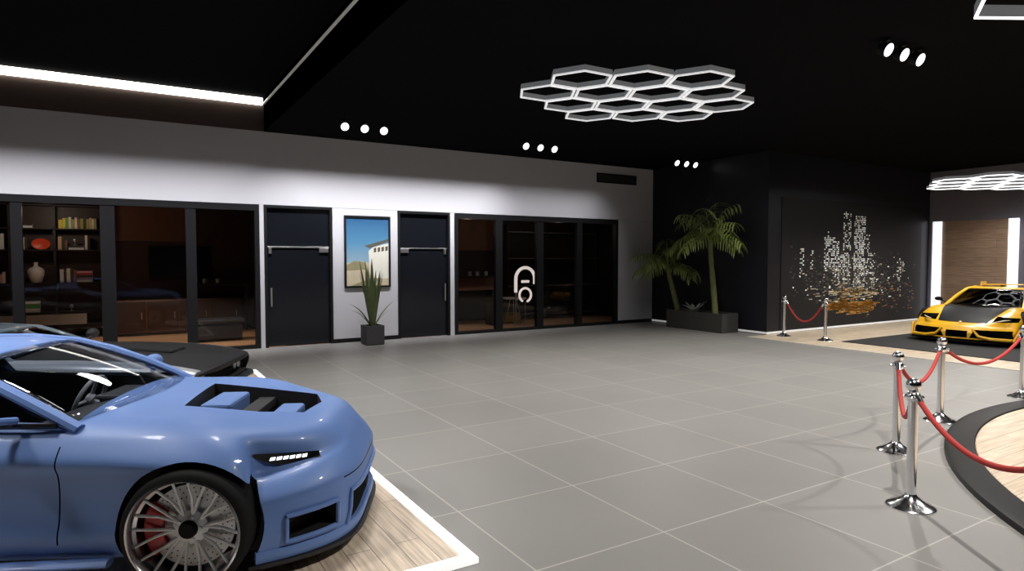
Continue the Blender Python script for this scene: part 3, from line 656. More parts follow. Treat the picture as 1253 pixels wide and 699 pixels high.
# ---- wheel: outer face on -Y at y=0, hub axis along Y
def wheel_parts(Rt, Rr, width, nsp, rimm, parent, loc, side, caliper='caliper_red', deep=.09, twist=0., discm='disc'):
    """side -1 = right hand side of the car (outer face towards -y)"""
    ty = MB(); w = width
    ty.lathe([(Rr-.012, .012), (Rr+.002, 0.0), (Rt-.02, .008), (Rt-.004, .026), (Rt, .05), (Rt, w-.05), (Rt-.004, w-.026), (Rt-.02, w-.008), (Rr, w), (Rr-.012, w-.012)], n=56, axis='y', close=False)
    tyre = ty.build('tyre', M['rubber'], parent, smooth=True); tyre.location = loc
    if side > 0: tyre.rotation_euler = (0, 0, PI)
    rb = MB().lathe([(Rr-.004, .012), (Rr+.004, -.002), (Rr-.006, -.004), (Rr-.012, .004), (Rr-.014, deep*.5), (Rr-.03, deep*.62), (Rr-.034, w-.02), (Rr-.01, w), (Rr+.0, w-.015)], n=56, axis='y', close=False)
    rb.build('rim_barrel', M['rimdark'], tyre, smooth=True)
    sp = MB()
    for k in range(nsp):
        a = 2*PI*k/nsp+.1
        for tw in (-1, 1):
            a2 = a+tw*(PI/nsp)*.55
            p0 = Vector((.07*math.cos(a), deep+.01, .07*math.sin(a))); p1 = Vector((.6*Rr*math.cos(a2*.6+a*.4+twist*.3), deep-.005, .6*Rr*math.sin(a2*.6+a*.4+twist*.3))); p2 = Vector(((Rr-.016)*math.cos(a2+twist), deep*.5, (Rr-.016)*math.sin(a2+twist)))
            sp.tube([p0, p1, p2], [.011, .0085, .008], 6)
    sp.lathe([(.001, deep-.012), (.045, deep-.012), (.075, deep), (.095, deep+.012), (.095, deep+.03)], n=28, axis='y')
    for k in range(5): a = 2*PI*k/5; sp.lathe([(.009, -.008), (.011, 0)], (.062*math.cos(a), deep-.006, .062*math.sin(a)), 8, axis='y')
    sp.build('spokes', rimm, tyre, smooth=True)
    MB().lathe([(.001, deep-.045), (.04, deep-.044), (.048, deep-.03), (.05, deep)], n=20, axis='y').build('centre_cap', M['rubber'], tyre, smooth=True)
    dd = MB().lathe([(.08, deep+.04), (Rr*.78, deep+.04), (Rr*.78, deep+.07), (.08, deep+.07)], n=48, axis='y')
    for k in range(36):
        for q, rr_ in enumerate((.55, .64, .72)):
            a = 2*PI*k/36+q*.06; dd.lathe([(.004, 0), (.004, .003)], (Rr*rr_*math.cos(a), deep+.0375, Rr*rr_*math.sin(a)), 6, axis='y', mi=1)
    dd.build('brake_disc', [M['discmetal'], M['rubber']], tyre)
    cp = MB(); vs = []; n = 12
    for k in range(n+1):
        a = PI*(.80+.42*k/n) if side < 0 else PI*(-.2+.42*k/n)
        for rr_, y in ((Rr*.50, deep+.012), (Rr*.84, deep+.012), (Rr*.84, deep+.10), (Rr*.50, deep+.10)): vs.append((rr_*math.cos(a), y, rr_*math.sin(a)))
    fs = [(k*4+j, k*4+(j+1) % 4, k*4+4+(j+1) % 4, k*4+4+j) for k in range(n) for j in range(4)]+[(0, 1, 2, 3), (n*4+3, n*4+2, n*4+1, n*4)]
    cp.add(vs, fs).build('brake_caliper', M[caliper], tyre, bevel=.006)
    return tyre
M['rubber'] = mat('tyre_rubber', (.009, .009, .009), .75, spec=.15, noise=.2, nscale=30)
M['rimdark'] = mat('dark_chrome_rim', (.4, .4, .42), .25, metal=1., noise=.1)
M['rimsilver'] = mat('silver_spokes', (.72, .74, .77), .35, metal=.1, noise=.05)
M['rimblack'] = mat('black_rim', (.02, .02, .02), .35, noise=.1)
M['discmetal'] = mat('brake_disc_metal', (.62, .63, .64), .4, metal=.5, noise=.1, nscale=30)
M['caliper_red'] = mat('red_caliper_paint', (.45, .015, .02), .35, noise=.05)
M['interior'] = mat('car_interior_black', (.016, .017, .02), .6, noise=.2, nscale=20)
M['seat'] = mat('car_seat_grey', (.2, .21, .22), .6, noise=.15, nscale=20)
M['blackgloss'] = mat('gloss_black_trim', (.008, .008, .009), .2, noise=.1)
M['mesh'] = mat('black_grille_mesh', (.010, .010, .012), .6, noise=.2, nscale=80, bump=.4)
M['plastic'] = mat('matte_black_plastic', (.02, .02, .022), .6, noise=.15)
M['hlens'] = mat('headlight_led', (1, 1, 1), .4, emit=(.95, .98, 1), es=1.3)
M['hlglass'] = glass_mat('headlight_glass', (.85, .88, .9), gl=.08)

def seat(parent, x, y, z, m, rz=0.):
    s = MB()
    def bx(x0, x1, y0, y1, z0, z1, lean=0.):
        vs = [(x_+lean*(z_-z0), y_, z_) for z_ in (z0, z1) for y_ in (y0, y1) for x_ in (x0, x1)]
        s.add(vs, [(0, 2, 3, 1), (4, 5, 7, 6), (0, 1, 5, 4), (2, 6, 7, 3), (0, 4, 6, 2), (1, 3, 7, 5)])
    bx(x-.25, x+.25, y-.23, y+.23, z, z+.14); bx(x-.36, x-.22, y-.23, y+.23, z+.08, z+.62, -.25); bx(x-.53, x-.44, y-.12, y+.12, z+.64, z+.82, -.2)
    return s.build('seat', m, parent, bevel=.04)
def steering(parent, x, y, z, r=.18, tilt=.38, m=None):
    s = MB(); q = Matrix.Translation((x, y, z)) @ Matrix.Rotation(-PI/2+tilt, 4, 'Y')
    s.tube([(r*math.cos(2*PI*k/32), r*math.sin(2*PI*k/32), 0) for k in range(33)], .016, 8)
    for a in (0, PI, -PI/2): s.tube([(.03*math.cos(a+PI/2), .03*math.sin(a+PI/2), .0), (r*math.cos(a+PI/2), r*math.sin(a+PI/2), 0)], .013, 6)
    s.lathe([(.045, -.03), (.055, -.01), (.05, .015), (.001, .02)], n=18); s.tube([(0, 0, -.02), (0, 0, -.3)], .022, 8)
    return s.xf(q).build('steering_wheel', m or M['plastic'], parent, smooth=True)

# ---------------------------------------------------------------- blue wide-body coupe
def blue_car():
    car = empty('sports_coupe', (.672, 4.681, .03), R(-26))
    tag(car, 'light blue wide body coupe with open hood vent on the oak platform', 'car')
    paint = mat('powder_blue_paint', (.135, .24, .54), .45, spec=.35, coat=.08, noise=.03, nscale=3); M['bluepaint'] = paint
    XF, XR = .85, -3.82; WB = -2.72
    zb = [(XR, .34), (-3.3, .22), (-2.2, .17), (.1, .17), (.45, .13), (XF, .12)]
    zc = [(XR, 1.02), (-3.4, 1.04), (-3.0, 1.03), (-.9, .99), (-.6, .94), (-.2, .90), (.2, .855), (.5, .82), (.72, .77), (XF, .66)]
    zs = [(XR, .90), (-3.3, .97), (-2.7, 1.0), (-2.0, .955), (-1.2, .91), (-.7, .885), (-.2, .85), (.2, .79), (.5, .745), (.75, .66), (XF, .56)]
    hw = [(XR, .80), (-3.4, .90), (-2.7, .96), (-2.0, .925), (-1.2, .915), (-.5, .93), (0, .955), (.4, .95), (XF, .90)]
    prof = [(0, .94), (.08, .975), (.2, .985), (.3, .96), (.5, .945), (.66, .958), (.73, .988), (.77, .985), (.82, .962), (.88, .925), (.95, .87), (1, .78)]
    proff = [(0, .95), (.1, .975), (.3, .975), (.6, .98), (.75, .975), (.85, .94), (.95, .87), (1, .78)]
    def f(u, v, w):
        u2 = u
        x = XR+(XF-XR)*u2
        pf = lerp_t(prof, w); pf += (lerp_t(proff, w)-pf)*max(0, min(1, (x+.1)/.45)); W = lerp_t(hw, x)*pf
        fl = .055*gauss(x, 0, .42)+.07*gauss(x, WB, .45)
        W += fl*(math.sin(PI*min(1, max(0, (w-.12)/.8)))**.8)
        top = lerp_t(zs, x)+(lerp_t(zc, x)-lerp_t(zs, x))*(1-abs(v)**2.4)
        top += .035*gauss(x, -.02, .4)*gauss(abs(v), .92, .25)
        b_ = lerp_t(zb, x)
        z = b_+(top-b_)*w; y = v*W
        k = max(0, (x-.05)/(XF-.05)); av = abs(v)
        x2 = x - .50*(av**4.)*k**1.3
        # lean of the nose
        x2 -= k**2*(.10*max(0, w-.72)/.28 + .03*(1-min(1, w/.25)))*(1-.3*av)
        kr = max(0, (-3.2-x)/(-3.2-XR)); x2 += .22*av**3*kr + kr*.12*abs(w-.6)
        return (x2, y, z)
    vs, fs, pr = shell(f, 84, 32, 30)
    from mathutils.bvhtree import BVHTree
    bvh = BVHTree.FromPolygons([Vector(q) for q in vs], fs)
    def fx(y, z, off=.0):
        """nose surface x at a given y and z"""
        h = bvh.ray_cast(Vector((3, y, z)), Vector((-1, 0, 0)))[0]
        return (h.x if h else .3)+off
    def cr(s, t, z, off=0.):
        """front corner surface: t runs along the corner from the wheel side towards the middle"""
        o = Vector((.5, s*.75, z))+Vector((.6, -s*.8, 0))*t; d = Vector((-.8, -s*.6, 0))
        h = bvh.ray_cast(o-d*1.5, d)[0]
        return (h if h else o)-d*off
    body = MB().add(vs, fs).build('body', paint, car, smooth=True)
    md = body.modifiers.new('u', 'SUBSURF'); md.levels = md.render_levels = 1
    cuts = []
    bpy.context.view_layer.update()
    def cut(mb, m): o = mb.build('cutter', m); o.matrix_world = car.matrix_world.copy(); cuts.append(o)
    cut_m = M['plastic']
    for x in (0, WB):
        rr_ = .385 if x == 0 else .40
        for s in (-1, 1): cut(MB().lathe([(rr_, -.25), (rr_, .25)], (x, s*1.02, .335), 48, axis='y'), cut_m)
    # cabin cavity
    cav = MB(); cav.prism([(-.78, -.72, .45), (-.62, -.72, 1.2), (-3.0, -.68, 1.2), (-2.6, -.68, .45)], (0, 1.42, 0)); cut(cav, M['interior'])
    # hood vent
    hv = MB().prism([(-.30, .33, .70), (-.24, -.36, .70), (.22, -.34, .66), (.47, -.26, .62), (.52, .06, .60), (.44, .30, .60)], (0, 0, .6)); cut(hv, M['plastic'])
    # bumper openings
    for s in (-1, 1):
        q4 = [cr(s, -.045, .205, -.08), cr(s, -.045, .335, -.08), cr(s, .255, .345, -.14), cr(s, .255, .215, -.14)]
        cut(MB().prism(q4, (.8*.4, s*.6*.4, 0)), M['mesh'])
    cut(MB().prism([(.55, -.50, .165), (.55, -.48, .36), (.55, .48, .36), (.55, .50, .165)], (.5, 0, 0)), M['mesh'])
    cut(MB().prism([(.60, -.55, .47), (.60, -.55, .478), (.60, .55, .478), (.60, .55, .47)], (.5, 0, 0)), M['blackgloss'])
    # side details: door lines and sill step
    for s in (-1, 1):
        cut(MB().box(-.693, -.685, *sorted((s*.86, s*1.1)), .27, .90), M['blackgloss'])
        cut(MB().box(-2.083, -2.075, *sorted((s*.86, s*1.1)), .27, .95), M['blackgloss'])
    for s in (-1, 1): cut(MB().prism([(-.42, s*.925, .345), (-.62, s*.925, .415), (-2.25, s*.915, .415), (-2.25, s*.915, .345)], (0, s*.2, 0)), paint)
    carve(body, cuts)
    # splitter
    sp = MB(); ed = [(f(1, t, 0)[0], f(1, t, 0)[1]) for t in [k/12-1 for k in range(25)]]
    sp.prism([(a+.045, b_*1.04, .075) for a, b_ in ed]+[(.3, .9, .075), (.3, -.9, .075)], (0, 0, .022)); sp.build('front_splitter', M['plastic'], car, bevel=.006)
    lip = MB(); lip.tube([(a+.004, b_*1.02, .135) for a, b_ in ed], .024, 6, flat=1.6); lip.build('bumper_lip', paint, car, smooth=True)
    def loop(mb, yz, r):
        pts = [Vector((fx(y, z, .004), y, z)) for y, z in yz]; mb.tube(pts+[pts[0]], r, 8); return mb
    def dense(c, n=8):
        o = []
        for i in range(len(c)):
            p_, q_ = c[i], c[(i+1) % len(c)]
            o += [(p_[0]+(q_[0]-p_[0])*k/n, p_[1]+(q_[1]-p_[1])*k/n) for k in range(n)]
        return o
    for s in (-1, 1):
        pts = [cr(s, t, z, .006) for t, z in dense([(-.055, .195), (-.055, .345), (.265, .357), (.265, .205)])]
        MB().tube(pts+[pts[0]], .014, 8).build('intake_frame', paint, car, smooth=True)
        def lampp(p, q):
            t = -.12+.37*p; zt = .684-.045*p; zl = .676-.085*min(1, p/.35)**.8+.015*p
            return cr(s, t, zl+(zt-zl)*q, .014)
        h = MB().grid(lampp, 30, 10).build('headlight', M['blackgloss'], car, smooth=True)
        ld = MB()
        for k in range(6):
            t0 = -.03+k*.034; z0 = .640-k*.002
            a_, b_, c_, d_ = cr(s, t0, z0-.009, .019), cr(s, t0+.024, z0-.009, .019), cr(s, t0+.031, z0+.009, .019), cr(s, t0+.007, z0+.009, .019)
            ld.prism([a_, b_, c_, d_], (.004, s*.003, 0))
        plabel(ld.build('led_units', M['hlens'], h), 'white light emitting segments')
        ac = MB().tube([cr(s, -.265, .694, .004), cr(s, -.245, .69, .006), cr(s, -.225, .686, .004)], [.003, .009, .003], 6); plabel(ac.build('corner_light', M['hlens'], car), 'small bright corner light')
    loop(MB(), dense([(-.51, .155), (-.49, .37), (.49, .37), (.51, .155)]), .015).build('grille_frame', paint, car, smooth=True)
    for s in (-1, 1):
        MB().tube([(-.4, s*.955, .185), (-1.2, s*.955, .175), (-2.25, s*.96, .185)], .045, 8, flat=.5).build('side_skirt', paint, car, smooth=True)
    # engine parts in the hood opening
    eg = MB(); eg.box(-.25, .45, -.33, .3, .60, .66); eg.build('engine_bay', M['plastic'], car)
    plabel(MB().box(.02, .14, -.35, .32, .74, .80).xf(Matrix.Rotation(R(0), 4, 'Z')).build('hood_brace', M['plastic'], car, bevel=.01), 'dark cross brace')
    plabel(MB().box(-.22, -.02, -.18, .24, .72, .86).build('intake_box', paint, car, bevel=.02), 'blue intake box')
    plabel(MB().box(.24, .40, -.16, .10, .68, .80).build('intake_duct', paint, car, bevel=.02), 'blue intake duct')
    MB().lathe([(.05, 0), (.06, .02), (.06, .07), (.04, .08), (.001, .08)], (.30, -.24, .66), 16).build('filler_cap', M['steel'], car)
    # greenhouse
    zA = .915
    A0 = (-.70, -.765, .895); A1 = (-.70, .765, .895); B0 = (-1.38, -.60, 1.20); B1 = (-1.38, .60, 1.20)
    C0 = (-2.35, -.57, 1.20); C1 = (-2.35, .57, 1.20); D0 = (-3.18, -.66, 1.03); D1 = (-3.18, .66, 1.03)
    g = MB(); patch(g, A0, B0, B1, A1, (0, 0, 0)); 
    def wind(a0, b0, b1, a1, fwd, up):
        a0, b0, b1, a1 = map(Vector, (a0, b0, b1, a1))
        def fn(s, t):
            p = a0.lerp(b0, s).lerp(a1.lerp(b1, s), t); c = 1-(2*t-1)**2
            return p+Vector((fwd*c*(1-s*.6), 0, up*c*(.9+.3*s)+.02*4*s*(1-s)))
        return MB().grid(fn, 12, 16)
    wind(A0, B0, B1, A1, .20, .045).build('windscreen', M['carglass'], car, smooth=True, solid=.006)
    def roof_fn(s, t):
        p = Vector(B0).lerp(Vector(C0), s).lerp(Vector(B1).lerp(Vector(C1), s), t); c = 1-(2*t-1)**2
        return p+Vector((.08*c*(1-s), 0, .045*c+.035*4*s*(1-s)))
    MB().grid(roof_fn, 16, 16).build('roof', paint, car, smooth=True, solid=.03, soff=-1)
    wind(D0, C0, C1, D1, -.08, .045).build('rear_window', M['darkglass'], car, smooth=True, solid=.006)
    for s in (-1, 1):
        def S(p): return Vector((p[0], s*abs(p[1]), p[2]))
        a, b_, c, d = S(A0), S(B0), S(C0), S(D0)
        bar(MB(), [a+Vector((.06, s*.0, -.03)), a.lerp(b_, .35)+Vector((0, s*.012, .016)), a.lerp(b_, .7)+Vector((0, s*.014, .016)), b_+Vector((0, 0, -.005)), b_.lerp(c, .33)+Vector((0, s*.012, .028)), b_.lerp(c, .66)+Vector((0, s*.012, .028)), c+Vector((0, 0, 0)), c.lerp(d, .5)+Vector((0, s*.01, .01)), d+Vector((-.05, 0, -.03))], .042, .03).build('roof_rail', paint, car, smooth=True)
        sw = MB(); sw.grid(lambda u, v: (Vector((-.78, s*.80, .90)).lerp(Vector((-2.55, s*.79, .96)), u)).lerp(b_.lerp(c, min(1, u*1.15)) if u > .38 else a.lerp(b_, min(1, u/.38)), v)+Vector((0, s*.01*4*v*(1-v), 0)), 16, 6)
        sw.build('side_window', M['carglass'], car, smooth=True, solid=.005)
        MB().tube([(-.74, s*.80, .895), (-1.6, s*.815, .905), (-2.6, s*.80, .965)], .016, 6).build('window_trim', M['blackgloss'], car, smooth=True)
        bar(MB(), [(-2.02, s*.80, .93), (-2.10, s*.60, 1.20)], .05, .02, up=(0, s, 0)).build('door_pillar', M['blackgloss'], car)
        qp = MB(); qp.grid(lambda u, v: (Vector((-2.35, s*.83, .95)).lerp(Vector((-3.3, s*.80, 1.0)), u)).lerp(c.lerp(d+Vector((-.1, 0, -.01)), u), v), 8, 6); qp.build('rear_quarter_panel', paint, car, smooth=True, solid=.03)
        mr = MB().ball((-1.02, s*.98, .975), 1, 16, 10, sc=(.06, .10, .06)); mr.tube([(-.95, s*.80, .93), (-.98, s*.93, .955)], .02, 8); mr.build('door_mirror', paint, car, smooth=True)
        MB().box(-1.0+.0, -.99, *sorted((s*.93, s*1.07)), .95, 1.02)
        MB().box(-1.72, -1.52, *sorted((s*.955, s*.975)), .765, .79).build('door_handle', paint, car, bevel=.008)
    # interior
    ds = MB(); ds.grid(lambda u, v: (-.66-.52*u, -.72+1.44*v, .875+.03*math.sin(PI*v)-.13*u), 8, 16); ds.build('dashboard', M['interior'], car, smooth=True, solid=.03, soff=-1)
    MB().prism([(-1.0, .58, .74), (-1.0, .18, .74), (-1.06, .18, .86), (-1.06, .58, .86)], (.16, 0, .0)).build('instrument_hood', M['interior'], car, bevel=.02)
    steering(car, -1.20, .37, .79, m=mat('grey_steering', (.3, .3, .32), .35, noise=.1))
    seat(car, -1.85, .37, .36, M['seat']); seat(car, -1.85, -.37, .36, M['seat'])
    MB().prism([(-.6, -1.0, .96), (-.64, -.4, .97), (-.62, -.4, .975), (-.58, -1.0, .965)], (0, 0, .005))
    for s in (-1, 1):
        for x in (0, WB):
            wheel_parts(.34, .295, .28, 10, M['rimsilver'], car, (x, s*1.005, .34), s)
    # tail
    MB().box(XR-.01, XR+.2, -.74, .74, .74, .86).build('tail_light_panel', M['blackgloss'], car, bevel=.02)
    for s in (-1, 1):
        for k in range(3): plabel(MB().box(XR-.02, XR+.02, *sorted((s*(.30+k*.14), s*(.38+k*.14))), .76, .84).build('tail_light', M['caliper_red'], car, bevel=.005), 'red tail light bar')
    MB().tube([(XR+.06, -.8, 1.09), (XR+.02, 0, 1.12), (XR+.06, .8, 1.09)], .09, 8, flat=.15).build('rear_spoiler', paint, car, smooth=True)
    return car
blue_car()

# ---------------------------------------------------------------- black and silver muscle car
def dark_car():
    car = empty('muscle_car', (.20, 8.40, .03), R(-26))
    tag(car, 'older boxy grey coupe with black hood parked behind the blue coupe', 'car')
    paint = mat('silver_grey_paint', (.28, .30, .33), .3, metal=.3, coat=.5, noise=.04); hoodm = mat('satin_black_hood', (.010, .010, .012), .5, spec=.2, noise=.1)
    roofm = mat('blue_grey_roof_paint', (.10, .15, .19), .35, metal=.2, coat=.3, noise=.04)
    XF, XR = .92, -3.75; WB = -2.75
    zb = [(XR, .38), (-3.3, .26), (-2.2, .2), (.1, .2), (.5, .2), (XF, .22)]
    zc = [(XR, .82), (-3.2, .86), (-2.6, .87), (-1.0, .83), (-.3, .80), (.4, .74), (XF, .66)]
    zs = [(XR, .78), (-3.0, .84), (-2.4, .85), (-1.6, .78), (-1.0, .77), (-.2, .765), (.5, .72), (XF, .64)]
    hw = [(XR, .84), (-3.2, .90), (-2.6, .94), (-1.8, .91), (-1, .915), (0, .94), (XF, .90)]
    prof = [(0, .90), (.1, .95), (.3, .975), (.5, .99), (.7, 1.0), (.82, .985), (.9, .965), (.96, .93), (1, .87)]
    def f(u, v, w):
        x = XR+(XF-XR)*u; W = lerp_t(hw, x)*lerp_t(prof, w)
        W += (.03*gauss(x, 0, .42)+.035*gauss(x, WB, .45))*math.sin(PI*min(1, max(0, (w-.1)/.8)))
        top = lerp_t(zs, x)+(lerp_t(zc, x)-lerp_t(zs, x))*(1-abs(v)**3)+.02*gauss(v, 0, .35)*gauss(x, .1, .6)
        b_ = lerp_t(zb, x); k = max(0, (x-.3)/(XF-.3)); kr = max(0, (-3.2-x)/(-3.2-XR)); av = abs(v)
        return (x-.10*av**4*k-.09*k**2*(1-min(1, w/.75))+.03*k*w+.1*av**4*kr, v*W, b_+(top-b_)*w)
    vs, fs, pr = shell(f, 70, 26, 18)
    m = MB(); m.v = vs; m.f = fs; m.mi = []
    for u, v, w in pr:
        x = XR+(XF-XR)*u
        m.mi.append(1 if (w == 1 and x > -1.0 and abs(v) < .93) or (u == 1 and w > .35) else 0)
    body = m.build('body', [paint, hoodm], car, smooth=True)
    md = body.modifiers.new('u', 'SUBSURF'); md.levels = md.render_levels = 1
    cuts = []
    bpy.context.view_layer.update()
    def cut(mb, mm_): o = mb.build('cutter', mm_); o.matrix_world = car.matrix_world.copy(); cuts.append(o)
    for x in (0, WB):
        for s in (-1, 1): cut(MB().lathe([(.34, -.25), (.34, .25)], (x, s*1.0, .31), 40, axis='y'), M['plastic'])
    cut(MB().prism([(-1.0, -.74, .4), (-.92, -.74, 1.2), (-2.9, -.70, 1.2), (-2.6, -.70, .4)], (0, 1.46, 0)), M['interior'])
    cut(MB().prism([(.70, -.78, .43), (.70, -.78, .60), (.70, .78, .60), (.70, .78, .43)], (.5, 0, 0)), M['mesh'])
    cut(MB().box(.74, 1.2, -.55, .55, .22, .30), M['mesh'])
    carve(body, cuts)
    gr = MB()
    for k in range(6): gr.box(.70, .80, -.80, .80, .445+k*.026, .451+k*.026)
    g_ = gr.build('grille_bars', M['plastic'], car)
    for s in (-1, 1):
        for y in (.70, .56): plabel(MB().lathe([(.068, 0), (.066, .035), (.05, .045), (.001, .05)], (.76, s*(y-.05), .515), 20, axis='x').build('headlamp', mat('lamp_glass_grey', (.45, .47, .5), .15, metal=.4), car, smooth=True), 'round grey headlamp')
    MB().tube([(.70, -.91, .36), (.88, -.80, .36), (.93, 0, .36), (.88, .80, .36), (.70, .91, .36)], .055, 8, flat=.9).build('front_bumper', mat('dark_bumper_metal', (.10, .11, .12), .25, metal=.7), car, smooth=True)
    MB().tube([(.62, -.88, .2), (.84, -.78, .19), (.88, 0, .18), (.84, .78, .19), (.62, .88, .2)], .035, 8).build('chin_spoiler', M['plastic'], car, smooth=True)
    MB().prism([(-.35, -.22, .79), (-.35, .22, .79), (.35, .18, .74), (.35, -.18, .74)], (0, 0, .05)).build('hood_scoop', hoodm, car, bevel=.02)
    A0 = (-1.02, -.74, .785); B0 = (-1.50, -.58, .99); C0 = (-2.35, -.56, .99); D0 = (-3.1, -.66, .87)
    def pos(p): return (p[0], -p[1], p[2])
    def wind(a0, b0, fwd, up):
        a0, b0, b1, a1 = map(Vector, (a0, b0, pos(b0), pos(a0)))
        return MB().grid(lambda s, t: a0.lerp(b0, s).lerp(a1.lerp(b1, s), t)+Vector((fwd*(1-(2*t-1)**2), 0, up*(1-(2*t-1)**2))), 10, 12)
    wind(A0, B0, .1, .035).build('windscreen', M['darkglass'], car, smooth=True, solid=.006)
    MB().grid(lambda s, t: Vector(B0).lerp(Vector(C0), s).lerp(Vector(pos(B0)).lerp(Vector(pos(C0)), s), t)+Vector((.1*(1-s)*(1-(2*t-1)**2), 0, .04*(1-(2*t-1)**2)+.03*4*s*(1-s))), 10, 12).build('roof', roofm, car, smooth=True, solid=.03, soff=-1)
    wind(D0, C0, -.05, .035).build('rear_window', M['darkglass'], car, smooth=True, solid=.006)
    for s in (-1, 1):
        def S(p): return Vector((p[0], s*abs(p[1]), p[2]))
        a, b_, c, d = S(A0), S(B0), S(C0), S(D0)
        bar(MB(), [a+Vector((.05, 0, -.03)), a.lerp(b_, .5), b_, b_.lerp(c, .5)+Vector((0, 0, .03)), c, c.lerp(d, .5), d+Vector((-.05, 0, -.03))], .035, .028).build('roof_rail', roofm, car, smooth=True)
        MB().grid(lambda u, v: (Vector((-1.08, s*.78, .775)).lerp(Vector((-2.3, s*.78, .80)), u)).lerp(b_.lerp(c, u) if u > .3 else a.lerp(b_, u/.3).lerp(b_.lerp(c, u), u/.3), v), 12, 6).build('side_window', M['darkglass'], car, smooth=True, solid=.005)
        MB().grid(lambda u, v: (Vector((-2.28, s*.80, .80)).lerp(Vector((-3.2, s*.78, .85)), u)).lerp(c.lerp(d+Vector((-.1, 0, -.01)), u), v), 8, 6).build('rear_quarter_panel', paint, car, smooth=True, solid=.03)
        mr = MB().ball((-1.12, s*.98, .865), 1, 14, 10, sc=(.06, .11, .065)); mr.tube([(-1.08, s*.78, .80), (-1.1, s*.92, .84)], .018, 8); plabel(mr.build('door_mirror', M['plastic'], car, smooth=True), 'black door mirror')
        MB().box(-1.9, -1.72, *sorted((s*.90, s*.93)), .64, .665).build('door_handle', M['steel'], car, bevel=.006)
        MB().box(XR-.02, XR+.03, *sorted((s*.45, s*.78)), .64, .76).build('tail_light', M['caliper_red'], car, bevel=.01)
        for x in (0, WB): wheel_parts(.315, .23, .25, 5, M['rimsilver'], car, (x, s*.965, .315), s, deep=.05)
    MB().grid(lambda u, v: (-.98-.4*u, -.7+1.4*v, .78-.08*u), 4, 8).build('dashboard', M['interior'], car, solid=.03, soff=-1)
    steering(car, -1.55, .36, .76); seat(car, -2.0, .36, .2, M['interior']); seat(car, -2.0, -.36, .2, M['interior'])
    return car
dark_car()

